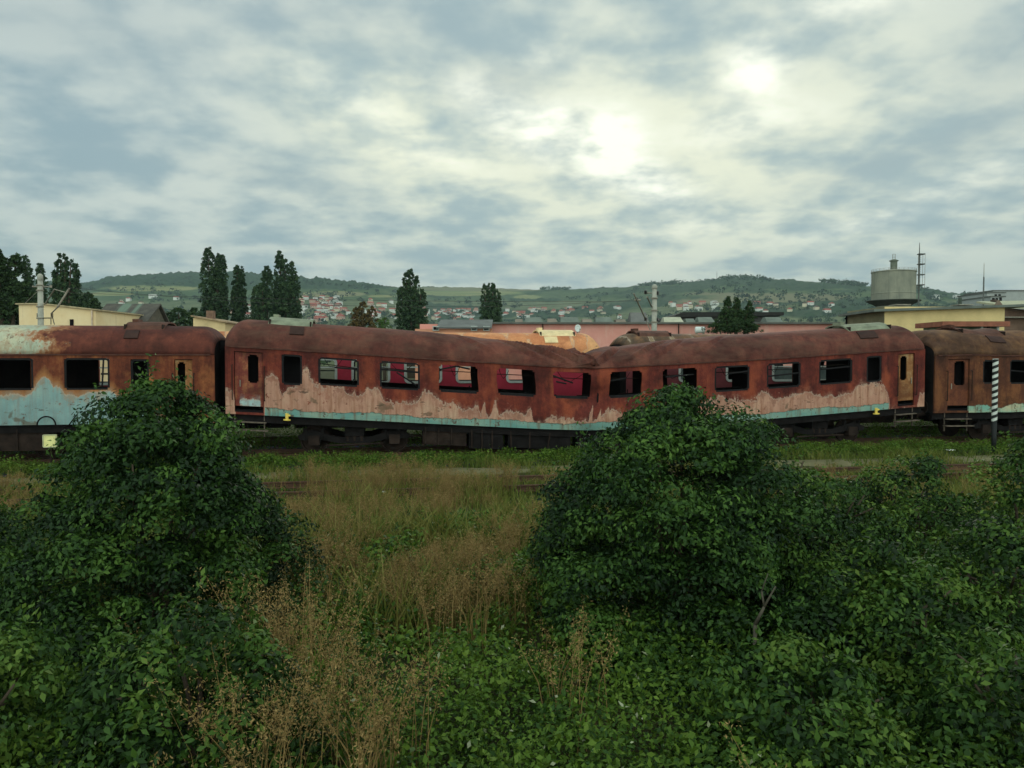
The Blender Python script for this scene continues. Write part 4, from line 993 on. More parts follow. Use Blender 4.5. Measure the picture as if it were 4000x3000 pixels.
# yellow building, right
def yellow_building():
    Y = 50.0; xa = at(3310, 1240, Y+5).x; xb = at(3455, 1240, Y).x; xc = at(3924, 1240, Y).x
    zt = at(3700, 1198, Y).z-GZ
    root = empty('yard_building', (xb, Y, GZ), 0, 'yellow flat roofed building below the round water tower', 'building')
    w = xc-xb; x_ = xa-xb
    mb = MB(); mb.V = [(0, 0, 0), (w, 0, 0), (w, 5, 0), (x_, 5, 0), (0, 0, zt), (w, 0, zt), (w, 5, zt), (x_, 5, zt)]
    for f, m_ in (((0, 1, 5, 4), 0), ((1, 2, 6, 5), 0), ((2, 3, 7, 6), 1), ((3, 0, 4, 7), 1)): mb.f(f, m_)
    mb.build('wall', [wallmat('yellow_plaster', (.72, .56, .27), .15), wallmat('shaded_plaster', (.23, .21, .13), .25)], root)  # second colour puts the shade of side and back into the wall
    mb = MB(); o = .45; x2 = at(3262, 1200, Y+6).x-xb; b = len(mb.V)
    for z in (zt+.003, zt+.16):
        for p in ((-.9, -o), (w+1.6, -o), (w+1.6, 5+o), (x2, 5+o)): mb.V.append((p[0], p[1], z+(.0 if p[0] > x2+.1 else -.35)))
    for f in ((3, 2, 1, 0), (4, 5, 6, 7), (0, 1, 5, 4), (1, 2, 6, 5), (2, 3, 7, 6), (3, 0, 4, 7)): mb.f(f)
    mb.build('roof', plain('flat_roof_grey', (.13, .15, .13), .3, 1), root)
    mb = MB(); mb.tube((x_-.1, 4.9, 0), (x_-.1, 4.9, zt-.2), .06, .06, 8); mb.tube((x_-.1, 4.9, zt-.4), (x2+.3, 5, zt-.95+.4), .05, .05, 8); mb.build('downpipe', M['soot'], root)
    for px, z0, z1, r in ((3750, 1163, 1196, .11),):
        p = at(px, z1, Y+2.5); q = at(px, z0, Y+2.5); mb = MB(); mb.tube((p.x-xb, 2.5, zt+.1), (p.x-xb, 2.5, q.z-GZ), r, r, 10); mb.build('vent_pipe', plain('vent_dark', (.06, .08, .06)), root)
    for px in (3560, 3810):
        mb = MB(); p = at(px, 1200, Y); mb.box(p.x-xb-.5, p.x-xb+.5, 1, 2, zt+.17, zt+.24); mb.build('roof_hatch', M['steel'], root)
yellow_building()
def canopy():
    Y = 44.0; a = at(3682, 1262, Y); b = at(3946, 1262, Y); root = empty('platform_shelter', (a.x, Y, GZ), 0, 'low shelter with red brown roof board in front of the yellow building', 'shelter')
    w = b.x-a.x; zt = at(3700, 1255, Y).z-GZ; zb = at(3700, 1275, Y).z-GZ
    mb = MB(); mb.box(0, w, 0, 3, zb, zt); mb.build('roof', plain('canopy_redbrown', (.27, .10, .06), .3), root)
    mb = MB(); mb.box(.4, w-.2, .9, 2.8, 0, zb-.01); mb.build('wall', plain('canopy_wall', (.16, .22, .15), .3), root)
    for k in (.62, .72, .86): mb = MB(); mb.box(w*k-.06, w*k+.06, .2, .32, 0, zb-.003); mb.build('post', M['frame_w'] if k != .72 else M['under2'], root)
canopy()
def water_tower():
    Y = 120.0; c = at(3489, 1190, Y); root = empty('water_tower', (c.x, Y, GZ), 0, 'grey round concrete water tower with small cupola and railing on top', 'water tower')
    Z = lambda py: at(3489, py, Y).z-GZ
    R0 = (3568-3410)/2*Y/3000; s = Y/3000
    t = NT('tank_concrete'); n = t.nz(.4, 7, .65); st = t.nz(1, 6, .7, t.sc(1.4, 1.4, .12))
    c_ = t.mix(t.mr(st, .5, .7, 0, .6), t.ramp(n, [(.3, (.20, .21, .17)), (.7, (.33, .33, .25))]), (.12, .13, .11)); cm = t.done(c_, .9, n, .03, .1)
    mb = MB(); mb.lathe([(R0*.98, Z(1178)), (R0, Z(1176)), (R0, Z(1150)), (R0*1.012, Z(1149)), (R0*1.012, Z(1146)), (R0, Z(1145)), (R0, Z(1066)), (R0*1.03, Z(1065)), (R0*1.03, Z(1062)), (R0*.9, Z(1060)), (.7, Z(1053))], 48); mb.build('tank', cm, root)
    mb = MB(); mb.lathe([(R0*.8, Z(1196)), (R0*.9, Z(1190)), (96*s, Z(1178)), (98*s, Z(1176)), (96*s, Z(1174)), (R0*1.001, Z(1173))], 48); mb.build('gallery', plain('gallery_dark', (.06, .065, .055), .3), root)
    mb = MB(); mb.lathe([(R0*.8, 0), (R0*.78, Z(1197))], 32); mb.build('shaft', cm, root)
    mb = MB(); mb.lathe([(12.5*s, Z(1060)), (12.5*s, Z(1022)), (17*s, Z(1020)), (17*s, Z(1018)), (9*s, Z(1014)), (2*s, Z(1012))], 20); mb.build('cupola', plain('cupola', (.14, .16, .12), .3), root)
    mb = MB()
    for dx in (-5*s, 5*s):
        mb.tube((dx, 0, Z(1016)), (dx, 0, Z(993)), .035, .035, 6)
    for q in (993, 1000, 1007): mb.tube((-5*s, 0, Z(q)), (5*s, 0, Z(q)), .03, .03, 6)
    mb.build('ladder_cage', M['steel'], root)
    mb = MB(); n = 28
    for k in range(n):
        a = 2*PI*k/n; x, y = R0*math.cos(a), R0*math.sin(a); mb.tube((x, y, Z(1063)), (x, y, Z(1053)), .02, .02, 5)
        a2 = 2*PI*(k+1)/n; x2, y2 = R0*math.cos(a2), R0*math.sin(a2)
        for q in (1053, 1058): mb.tube((x, y, Z(q)), (x2, y2, Z(q)), .018, .018, 5)
    mb.build('railing', M['steel'], root)
water_tower()
def lattice_mast():
    Y = 90.0; s = Y/3000; c = at(3588, 1190, Y); root = empty('antenna_mast', (c.x, Y, GZ), 0, 'thin mast with caged ladder and ring platforms right of the water tower', 'antenna mast')
    Z = lambda py: at(3588, py, Y).z-GZ
    mb = MB(); mb.tube((0, 0, 0), (0, 0, Z(990)), .10, .08, 8); mb.tube((0, 0, Z(990)), (0, 0, Z(948)), .06, .03, 8); mb.build('pole', plain('mast_grey', (.10, .11, .10)), root)
    mb = MB()
    for x, y in ((-4*s, 0), (18*s, -.25), (18*s, .25), (8*s, .3)): mb.tube((x, y, Z(1130)), (x, y, Z(990)), .022, .022, 5)
    mb.build('ladder', M['steel'], root)
    for q in (993, 1032, 1073, 1113):
        mb = MB(); mb.box(-4*s, 18*s, -.3, .3, Z(q)-.06, Z(q)+.06); mb.build('platform', plain('mast_platform', (.10, .11, .10)), root)
    mb = MB()
    for i in range(18): z = Z(1128)+i*(Z(990)-Z(1128))/18; mb.tube((-4*s, 0, z), (9*s, .1, z), .018, .018, 5)
    mb.build('rungs', M['steel'], root)
lattice_mast()
def thin_mast():
    Y = 75.0; c = at(3841, 1190, Y); root = empty('antenna_mast', (c.x, Y, GZ), 0, 'bare thin whip mast behind the right end of the yellow building', 'antenna mast'); Z = lambda py: at(3841, py, Y).z-GZ
    mb = MB(); mb.tube((0, 0, 0), (0, 0, Z(1082)), .09, .065, 8); mb.build('pole', plain('mast_grey_b', (.12, .13, .12)), root)
    mb = MB(); mb.tube((0, 0, Z(1082)), (0, 0, Z(1028)), .035, .02, 6); mb.build('whip', M['steel'], root)
thin_mast()
def hill_mast():
    px = 2797; e, Yr = terr_params(px); z = float(terr_z(px, Yr)); mb = MB(); x = (px-2000)/3000*Yr
    mb.tube((0, 0, 0), (0, 0, 26), .9, .4, 6); mb.tube((-1.5, 0, 18), (1.5, 0, 18), .4, .4, 6); mb.tube((0, 0, -8), (0, 0, 0), 1.2, .9, 6)
    tag(mb.build('radio_mast', plain('hill_mast', (.25, .27, .26)), loc=(x, float(Yr), z)), 'tiny radio mast standing on the crest of the right hill', 'radio mast')
hill_mast()
def apartment():
    Y = 210.0; a = at(3890, 1180, Y); root = empty('apartment_block', (a.x, Y, GZ), 0, 'pale grey stepped apartment block at the right edge', 'apartment block')
    X = lambda px: at(px, 1180, Y).x-a.x
    Z = lambda py: at(3900, py, Y).z-GZ
    wm = wallmat('grey_block', (.36, .38, .36), .12)
    for nm, x0, x1, top in (('low_wing', 3870, 3925, 1160), ('middle_wing', 3891, 3962, 1140), ('tower_wing', 3951, 4120, 1127)):
        mb = MB(); dy = {'low_wing': 0, 'middle_wing': 4, 'tower_wing': 8}[nm]; mb.box(X(x0), X(x1), dy, dy+14, 0, Z(top)); mb.build('wall', wm, root)
        mb = MB(); mb.box(X(x0)-.2, X(x1)+.2, dy-.2, dy+14.2, Z(top)+.003, Z(top)+.3); mb.build('roof', M['roofgrey'], root)
    for (px, py, dy) in ((3880, 1171, 0), (3893, 1171, 0), (3908, 1169, 0), (3970, 1148, 8), (3985, 1148, 8), (3970, 1162, 8), (3985, 1162, 8), (3940, 1152, 4), (3925, 1152, 4)):
        mb = MB(); mb.box(X(px)-.35, X(px)+.35, dy-.06, dy-.01, Z(py)-.5, Z(py)+.5); mb.build('window', M['soot'], root)
apartment()
def gable_house():
    Y = 62.0; a = at(3924, 1260, Y); root = empty('house', (a.x, Y, GZ), 0, 'brown house with pale sloping roof at the right edge behind the yellow building', 'house')
    X = lambda px: at(px, 1260, Y).x-a.x
    Z = lambda py: at(3950, py, Y).z-GZ
    mb = MB(); mb.poly_prism([(0, 0), (X(4150), 0), (X(4150), Z(1215)), (X(3960), Z(1200)), (X(3927), Z(1197)), (0, Z(1199))], 1, 9); mb.build('wall', wallmat('brown_wall', (.17, .11, .08), .3), root)
    mb = MB(); mb.V = [(X(3952), -.2, Z(1205)), (X(4160), -.2, Z(1215)), (X(4160), 4, Z(1166)), (X(3928), 4, Z(1170))]; mb.f((0, 1, 2, 3)); mb.build('roof', plain('pale_roof', (.42, .42, .28), .15), root, solid=-.15)
    mb = MB(); mb.poly_prism([(X(3912), Z(1194)), (X(3950), Z(1196)), (X(3928), Z(1168))], .9, 1.1); mb.build('gable', wallmat('gable_brown', (.20, .15, .11)), root)
    mb = MB(); mb.box(X(3975), X(3984), 3, 3.6, Z(1180), Z(1158)); mb.build('chimney', wallmat('chimney_dark', (.08, .06, .05)), root)
    mb = MB(); mb.box(0.1, X(4150), .3, .99, Z(1240), Z(1236)); mb.build('eave', M['steel'], root)
gable_house()

# ------------------------------------------------------------------ town on the slopes
wm_ = [wallmat('house_white', (.74, .74, .68), .08), wallmat('house_cream', (.66, .58, .42), .1), wallmat('house_pink', (.55, .36, .28), .1)]
rm_ = [plain('tile_red', (.34, .075, .05), .25, .5), plain('tile_brown', (.17, .10, .075), .25, .5), plain('tile_grey', (.30, .30, .28), .2, .5)]
def house_proto(wx, dy, h, rh, wi, ri, hip=False):
    r = empty('house', (0, 0, 0)); mb = MB(); mb.box(-wx/2, wx/2, -dy/2, dy/2, -6, h)
    for xx in (-wx*.28, wx*.05, wx*.3): pass
    w = mb.build('wall', wm_[wi], r)
    for xx in (-wx*.3, 0, wx*.3): MB().box(xx-.5, xx+.5, -dy/2-.05, -dy/2-.01, h*.45, h*.45+1.3).build('window', M['soot'], r)
    mb = MB(); o = .5; k = wx*.3 if hip else 0
    mb.V = [(-wx/2-o, -dy/2-o, h+.01), (wx/2+o, -dy/2-o, h+.01), (wx/2+o, dy/2+o, h+.01), (-wx/2-o, dy/2+o, h+.01), (-wx/2-o+k, 0, h+rh), (wx/2+o-k, 0, h+rh)]
    for f in ((0, 1, 5, 4), (2, 3, 4, 5), (1, 2, 5), (3, 0, 4), (3, 2, 1, 0)): mb.f(f)
    mb.build('roof', rm_[ri], r); return r
WD = ['white', 'cream', 'pink']; RD = ['red', 'brown', 'grey']
protos = []
for (wx, dy, h, rh, wi, ri, hip) in ((11, 9, 6, 3, 0, 0, False), (10, 9, 7, 2.6, 0, 1, True), (12, 9, 8, 1.6, 0, 2, True), (10, 9, 5.5, 3.2, 1, 0, True), (13, 10, 5, 3.2, 2, 0, False), (9, 8, 7, 2.5, 1, 1, False), (17, 10, 9, 1.2, 0, 2, False)):
    protos.append((house_proto(wx, dy, h, rh, wi, ri, hip), WD[wi], RD[ri], hip, wx))
used = set()
def place_house(pi, px, Y, rz, label=None, group='houses of the town on the slope'):
    pr, wc, rc, hip, wx = protos[pi]
    if pi in used:
        r = pr.copy(); col.objects.link(r)
        for ch in pr.children:
            c = ch.copy(); col.objects.link(c); c.parent = r
    else: r = pr; used.add(pi)
    r.location = ((px-2000)/3000*Y, Y, float(terr_z(px, Y))); r.rotation_euler = (0, 0, rz)
    r['label'] = label or f"small {wc} walled town house with {rc} {'hipped' if hip else 'gabled'} roof, {'left' if px < 1565 else 'middle' if px < 1900 else 'right'} part of the distant town"
    r['category'] = 'house'
    if group: r['group'] = group+(' at left' if px < 1565 else ' at middle' if px < 1900 else ' at right')+f' kind {["one","two","three","four","five","six","seven"][pi]}'
    return r
def y_for(px, py):
    Ys = np.linspace(240, 2000, 900); z = terr_z(np.full(900, float(px)), Ys); ip = 1400-3000*(z-EYE)/Ys
    return float(Ys[np.argmin(np.abs(ip-py))])
hr = random.Random(5)
HOUSES = []
for (n, x0, x1, y0, y1) in ((44, 1170, 1330, 1168, 1215), (24, 1180, 1400, 1210, 1262), (30, 1440, 1565, 1175, 1250), (70, 1655, 1872, 1178, 1235), (22, 1660, 1850, 1225, 1262), (10, 1955, 2080, 1205, 1245), (30, 2050, 2430, 1205, 1245), (14, 2600, 2800, 1190, 1215), (12, 2950, 3260, 1190, 1240), (10, 880, 1100, 1185, 1250), (4, 470, 560, 1170, 1200)):
    for i in range(n):
        px = hr.uniform(x0, x1); py = y0+(y1-y0)*hr.random()**1.0; Y = y_for(px, py)
        X = (px-2000)/3000*Y
        if any((X-a)**2+(Y-b)**2 < 12**2 for a, b in HOUSES): continue
        HOUSES.append((X, Y)); place_house(hr.choices(range(7), (8, 4, 3, 6, 5, 3, 1))[0], px, Y, hr.uniform(-.5, .5)+(PI/2 if hr.random() < .3 else 0))
place_house(6, 602, y_for(602, 1166), .1, 'wide white building on the slope left of the poplars', None)
place_house(0, 693, y_for(693, 1172), -.3+PI/2, 'lone white gabled house just left of the tall poplar pair', None)
place_house(0, 1975, y_for(1975, 1236), .6, 'white house with red roof just right of the smallest poplar', None)
for px, py in ((3670, 1166), (3730, 1168), (3790, 1170), (3815, 1166), (3650, 1168)):
    place_house(2 if px != 3670 else 6, px, y_for(px, py), hr.uniform(-.4, .4))
for o_, *_ in protos:
    pass
for i, (pr, *_r) in enumerate(protos):
    if i not in used: place_house(i, 1700+i*10, 700, 0)

# ------------------------------------------------------------------ trees
def tree(name, px, Y, ytop, lobes, label, mat, nl=60, leaf=.45, cat='tree', group=None, trunk=.35):
    """lobes: (dx px, top py, bottom py, half width px)"""
    s = Y/3000; c = at(px, 1300, Y); g = float(terr_z(px, Y)); root = empty(name, (c.x, Y, g), 0, label, cat, group)
    Ps = []; Ns = []; Ss = []; Ts = []; tr = MB()
    for (dx, t0, b0, hw) in lobes:
        hw *= 1.22 if cat == 'poplar' else 1.0
        zt = at(px, t0, Y).z-g; zb = max(at(px, b0, Y).z-g, .8); H = zt-zb; n = max(10, int(nl*H*hw*s/4.2))
        u = rng.random(n)**.85; th = rng.random(n)*2*PI
        prof = np.interp(u, [0, .15, .4, .7, .9, 1], [.85, 1, 1, .90, .70, .22] if cat == 'poplar' else [.8, 1, .95, .74, .48, .10])
        r = prof*hw*s*(.35+.65*np.sqrt(rng.random(n)))
        dyo = (rng.random()-.5)*hw*s
        C = np.stack([dx*s+r*np.cos(th)*(1)+.25*rng.normal(size=n)*(1-u), dyo+r*np.sin(th), zb+u*H*(1-.03*rng.random(n))], 1)
        R_ = (.20+.34*rng.random(n))*min(1.0, .5+hw*s*.25)*(1-.55*u)
        P, Nn, S, T = clump_leaves(C, R_, 40, leaf*.55, .3, 2.1 if cat == 'poplar' else .9)
        Ps.append(P); Ns.append(Nn); Ss.append(S); Ts.append(T)
        tr.path([(dx*s*.2, 0, 0), (dx*s*.7, dyo*.6, zb+H*.3), (dx*s, dyo, zb+H*.9)], [trunk, trunk*.6, .05], 7)
    V, Q = leaves(np.concatenate(Ps), np.concatenate(Ns), np.concatenate(Ss), .6)
    np_mesh('crown', V, Q, M[mat], np.repeat(np.concatenate(Ts), 4), root)
    tr.build('trunk', M['bark'], root, smooth=True)
PG = 'tall dark poplars behind the yard'
tree('poplar_tree', 842, 130, 970, [(-20, 968, 1310, 26), (8, 1040, 1310, 34), (28, 990, 1300, 17), (14, 992, 1290, 14), (-33, 1150, 1310, 18)], 'tallest poplar pair with twin peaks above the left end of the buckled coach', 'poplar', cat='poplar', group=PG, nl=64)
tree('poplar_tree', 935, 132, 1038, [(-4, 1036, 1310, 17), (6, 1040, 1310, 16), (0, 1120, 1310, 28)], 'slender poplar standing alone second from the left group', 'poplar', cat='poplar', group=PG, nl=64)
tree('poplar_tree', 1040, 128, 1045, [(6, 1042, 1310, 22), (-35, 1115, 1310, 20), (-8, 1110, 1310, 34)], 'shorter bushy poplar touching the tall one on its right', 'poplar', cat='poplar', group=PG, nl=64)
tree('poplar_tree', 1120, 130, 982, [(-26, 980, 1310, 18), (-4, 1008, 1310, 19), (22, 1018, 1310, 14), (34, 1060, 1310, 18), (0, 1100, 1310, 46)], 'broad poplar with three peaks, rightmost of the left poplar group', 'poplar', cat='poplar', group=PG, nl=64)
tree('poplar_tree', 1607, 130, 1055, [(-4, 1052, 1310, 20), (-18, 1062, 1310, 14), (20, 1078, 1300, 13), (-36, 1120, 1310, 18), (38, 1130, 1310, 20), (0, 1150, 1310, 40)], 'lone poplar with ragged crown above the distant town', 'poplar', cat='poplar', group=PG, nl=64)
tree('poplar_tree', 1916, 150, 1112, [(-22, 1110, 1310, 15), (-2, 1104, 1310, 14), (10, 1108, 1310, 13), (25, 1130, 1310, 14), (0, 1180, 1310, 34)], 'smallest poplar with three narrow peaks near the centre', 'poplar', cat='poplar', group=PG, nl=60)
tree('poplar_tree', 258, 95, 990, [(-14, 990, 1230, 9), (2, 986, 1230, 12), (24, 1013, 1240, 18), (40, 1030, 1240, 13), (-38, 1060, 1230, 15), (-30, 1020, 1230, 9), (8, 1090, 1240, 48)], 'open crowned poplar with split upright limbs behind the left mast', 'poplar', cat='poplar', group=PG, nl=52)
tree('poplar_tree', 158, 110, 1025, [(0, 1023, 1260, 11), (14, 1050, 1260, 10), (0, 1120, 1280, 26)], 'narrow young poplar whose tip rises above the left mast', 'poplar', cat='poplar', group=PG, nl=60)
tree('poplar_tree', 108, 112, 992, [(0, 992, 1260, 13), (20, 1046, 1260, 12), (10, 1100, 1280, 30)], 'poplar squeezed against the big leafy tree at the left edge', 'poplar', cat='poplar', group=PG, nl=60)
tree('broadleaf_tree', 20, 75, 980, [(-10, 979, 1240, 60), (40, 990, 1250, 50), (-80, 985, 1260, 80), (20, 1100, 1290, 90)], 'big round leafy tree filling the left edge', 'broad', nl=85, leaf=.42, trunk=.4)
tree('broadleaf_tree', 330, 110, 1150, [(0, 1140, 1290, 45), (-60, 1150, 1290, 50), (40, 1165, 1290, 30)], 'low leafy tree right of the open crowned poplar', 'broad', nl=80, leaf=.45, trunk=.2)
tree('broadleaf_tree', 700, 100, 1205, [(0, 1205, 1290, 60), (-60, 1225, 1290, 40), (60, 1200, 1290, 30)], 'low dark greenery between the streaked shed roof and the tallest poplars', 'broad', nl=80, leaf=.4, trunk=.15)
tree('broadleaf_tree', 1420, 120, 1180, [(0, 1178, 1310, 34), (-30, 1200, 1310, 28), (34, 1195, 1310, 26), (0, 1230, 1310, 52)], 'rounded brownish tree above the left half of the buckled coach', 'autumn', nl=60, leaf=.36, trunk=.25)
tree('broadleaf_tree', 1505, 112, 1240, [(0, 1238, 1310, 26), (-22, 1250, 1310, 22)], 'small bright green tree right of the brownish tree', 'lime', nl=60, leaf=.32, trunk=.15)
tree('conifer_tree', 2868, 56.5, 1162, [(-22, 1158, 1300, 20), (8, 1162, 1300, 18), (14, 1170, 1300, 12), (58, 1176, 1300, 18), (-40, 1200, 1300, 26), (20, 1220, 1300, 62), (-80, 1262, 1300, 28), (76, 1268, 1300, 20)], 'dark evergreen clump with three peaks before the pink hall', 'broad', nl=420, leaf=.19, trunk=.1)

# distant wood clumps between the houses
def far_trees():
    n = 5200; px = rng.uniform(150, 4100, n); Y = 260+1300*rng.random(n)**.9; z = terr_z(px, Y); X = (px-2000)/3000*Y
    dens = np.array([mn.noise(Vector((x*.008, y*.008, 1))) for x, y in zip(X, Y)]); ok = dens > -.15
    H = np.array(HOUSES)
    d = np.min((X[:, None]-H[None, :, 0])**2+((Y[:, None]-H[None, :, 1])*.6+2)**2, 1); ok &= d > 30
    X, Y, z = X[ok], Y[ok], z[ok]; k = len(X); hh = 5+8*rng.random(k)**1.5
    C = np.stack([X, Y, z+hh*.55], 1)
    P, Nn, S, T = clump_leaves(C, hh*.5, 30, 2.2, .3, 1.0); T = np.repeat(rng.random(k), 30)*.9+.1*T
    V, Q = leaves(P, Nn, S, .8)
    tag(np_mesh('distant_trees', V, Q, M['fartree'], np.repeat(T, 4)), 'scattered trees among the houses and on the far slopes', 'trees', kind='stuff')
    n = 2600; px = rng.uniform(-100, 4200, n); Y = rng.uniform(1250, 2350, n); z = terr_z(px, Y); X = (px-2000)/3000*Y
    q = np.array([mn.noise(Vector((x*.006, y*.004, 1)))+.6*mn.noise(Vector((x*.02, y*.02, 6))) for x, y in zip(X, Y)]); kp = q > .05; X, Y, z = X[kp], Y[kp], z[kp]; k = len(X); hh = 7+9*rng.random(k)
    P, Nn, S, T = clump_leaves(np.stack([X, Y, z+hh*.35], 1), hh*.65, 16, 4.5, .5, .8); T = np.repeat(rng.random(k), 16)*.8+.1*T; V, Q = leaves(P, Nn, S, .8)
    tag(np_mesh('hillside_trees', V, Q, M['fartree'], np.repeat(T, 4)), 'woods and hedgerows dotting the upper hill slopes', 'trees', kind='stuff')
    # shrubs and trees along the sky line
    n = 900; px = rng.uniform(1900, 4150, n); e, Yr = terr_params(px); Y = Yr-rng.random(n)*60; z = terr_z(px, Y); X = (px-2000)/3000*Y
    keep = np.array([mn.noise(Vector((x*.01, 0, 4))) for x in X]) > .02; X, Y, z = X[keep], Y[keep], z[keep]; k = len(X); hh = 7+9*rng.random(k)
    P, Nn, S, T = clump_leaves(np.stack([X, Y, z+hh*.4], 1), hh*.6, 16, 5, .5, 1.0); V, Q = leaves(P, Nn, S, .8)
    tag(np_mesh('ridge_trees', V, Q, M['broad'], np.repeat(T, 4)), 'line of trees along the crest of the right hill', 'trees', kind='stuff')
far_trees()

# ------------------------------------------------------------------ foreground vegetation
def gz(x, y): return GZ
LB = [(0, 1.15), (.55, 1.30), (1.1, 1.28), (1.6, 1.16), (2.1, .95), (2.4, .78), (2.66, .56), (2.9, .34), (3.03, .12)]
shrub(-3.85, 8.3, LB, 430, 'big dark green bush on the left hiding the end of the blue coach', 'leaf', .056, 190, .30)
RB = [(0, 1.35), (.9, 1.50), (1.5, 1.36), (2.05, 1.12), (2.35, .92), (2.62, .66), (2.82, .42), (2.95, .14)]
shrub(1.92, 8.8, RB, 520, 'largest dark bush right of centre hiding the middle of the buckled coach', 'leaf', .056, 190, .31)
shrub(2.95, 9.3, [(0, .9), (1.0, .95), (1.8, .75), (2.25, .45), (2.5, .15)], 170, 'lower green bush leaning on the right flank of the largest bush', 'leaf2', .062, 120, .27)
shrub(.85, 9.4, [(0, .6), (.6, .65), (1.1, .45), (1.4, .2)], 90, 'low bush at the left foot of the largest bush', 'leaf2', .06, 120, .25)
shrub(-2.35, 5.6, [(0, .8), (.6, .85), (1.1, .6), (1.42, .2)], 150, 'low bright green bush in front of the big left bush', 'leaf2', .06, 120, .24)
shrub(-6.3, 8.8, [(0, .7), (.8, .75), (1.3, .5), (1.6, .2)], 150, 'green bush at the left edge beside the big left bush', 'leaf2', .062, 120, .27)
shrub(-4.0, 5.4, [(0, .8), (.7, .85), (1.1, .6), (1.4, .2)], 130, 'low bush in the lower left corner', 'leaf2', .06, 120, .24)
for (x, y, h, r, lb) in ((4.4, 10.6, 1.75, .95, 'rounded hedge bush first to the right of the largest bush'), (5.9, 11.2, 1.85, 1.05, 'hedge bush second to the right of the largest bush, below the striped pole'), (7.35, 10.6, 2.2, .95, 'tallest hedge bush, at the right edge below the brown coach'),
                     (3.7, 7.4, 1.5, .95, 'bush at the right foot of the largest bush'), (5.2, 8.0, 1.55, 1.0, 'hedge bush in the right middle distance'), (3.9, 5.7, 1.25, .9, 'low bush near the lower right corner'), (2.3, 5.9, 1.05, .8, 'low bush in front of the largest bush')):
    shrub(x, y, [(0, r*.9), (h*.45, r), (h*.8, r*.65), (h, r*.2)], int(150*r), lb, 'leaf2', .062, 125, .27, group='bushes of the right hedge')
# the leaning dead stick at the foot of the right bush
def sticks():
    a = at(2945, 2480, 7.0); root = empty('bare_stem', (a.x, 7.0, GZ), 0, 'bare forked stem leaning at the foot of the largest bush', 'stem')
    mb = MB(); f = lambda px, py: tuple(at(px, py, 7.0)-Vector((a.x, 7.0, GZ)))
    mb.path([(0, 0, 0), f(2950, 2440), f(2985, 2370), f(3030, 2290)], [.022, .018, .013, .007], 7); mb.path([f(2985, 2370), f(2975, 2310), f(3000, 2240)], [.011, .008, .004], 6)
    mb.build('branch', plain('pale_bark', (.075, .065, .045), .3, 8), root, smooth=True)
sticks()
def in_path(X, Y, lo, hi):
    t = (X-P0[0])*NX+(Y-P0[1])*NY; return (t > lo) & (t < hi)
def undergrowth():
    Ps = []; Ns = []; Ss = []; Ts = []
    for (y0, y1, dens, per, leaf) in ((2.7, 4.6, 52, 110, .043), (4.6, 7.0, 36, 90, .050), (7.0, 10.5, 22, 70, .062), (10.5, 15.5, 12, 50, .080)):
        n = int(.76*(y1*y1-y0*y0)*dens); Y = np.sqrt(y0*y0+(y1*y1-y0*y0)*rng.random(n)); X = (rng.random(n)*1.55-.775)*Y
        nzv = np.array([mn.noise(Vector((x*.55, y*.55, 0))) for x, y in zip(X, Y)]); nz2 = np.array([mn.noise(Vector((x*1.6, y*1.6, 5))) for x, y in zip(X, Y)])
        h = .62+.55*nzv+.25*nz2+np.where(Y < 5, -.05, 0)+.15*np.clip(X/6, -.5, 1)
        h = np.clip(h, .18, 1.25)*np.interp(Y, [2.7, 4, 12, 15.5], [.8, 1, .75, .4])
        # dry meadow in the middle carries fewer leafy weeds
        k = 1-.38*np.exp(-((X+.8)/1.6)**2)*np.clip((Y-4.5)/2, 0, 1); sel = rng.random(n) < k
        X, Y, h, nzv, n = X[sel], Y[sel], h[sel], nzv[sel], sel.sum()
        u = rng.random((n, per, 1)); d = rng.normal(size=(n, per, 3))*np.array([.13, .13, .03])
        lean = rng.normal(size=(n, 1, 3))*np.array([.18, .18, 0])
        P = np.stack([X, Y, np.full(n, GZ)], 1)[:, None, :]+d+lean*u; P[:, :, 2] += h[:, None]*(.15+.85*u[:, :, 0]**.7)
        P = P.reshape(-1, 3); N_ = unit(rng.normal(size=P.shape)*.7+np.array([0, -.15, .8]))
        sp = np.repeat(rng.random(n), per); sz = leaf*(.55+.9*rng.random(n))
        Ps.append(P); Ns.append(N_); Ss.append(np.repeat(sz, per)*(.6+.7*rng.random(n*per)))
        tt = np.clip(.16+.42*sp+.32*rng.random(n*per), 0, .80); fl = rng.random(n*per) < .006; tt[fl] = 1.25
        Ts.append(tt)
    V, Q = leaves(np.concatenate(Ps), np.concatenate(Ns), np.concatenate(Ss), .55)
    tag(np_mesh('undergrowth', V, Q, M['weed'], np.repeat(np.concatenate(Ts), 4)), 'dense leafy weeds covering the ground in front of the camera', 'weeds', kind='stuff')
undergrowth()
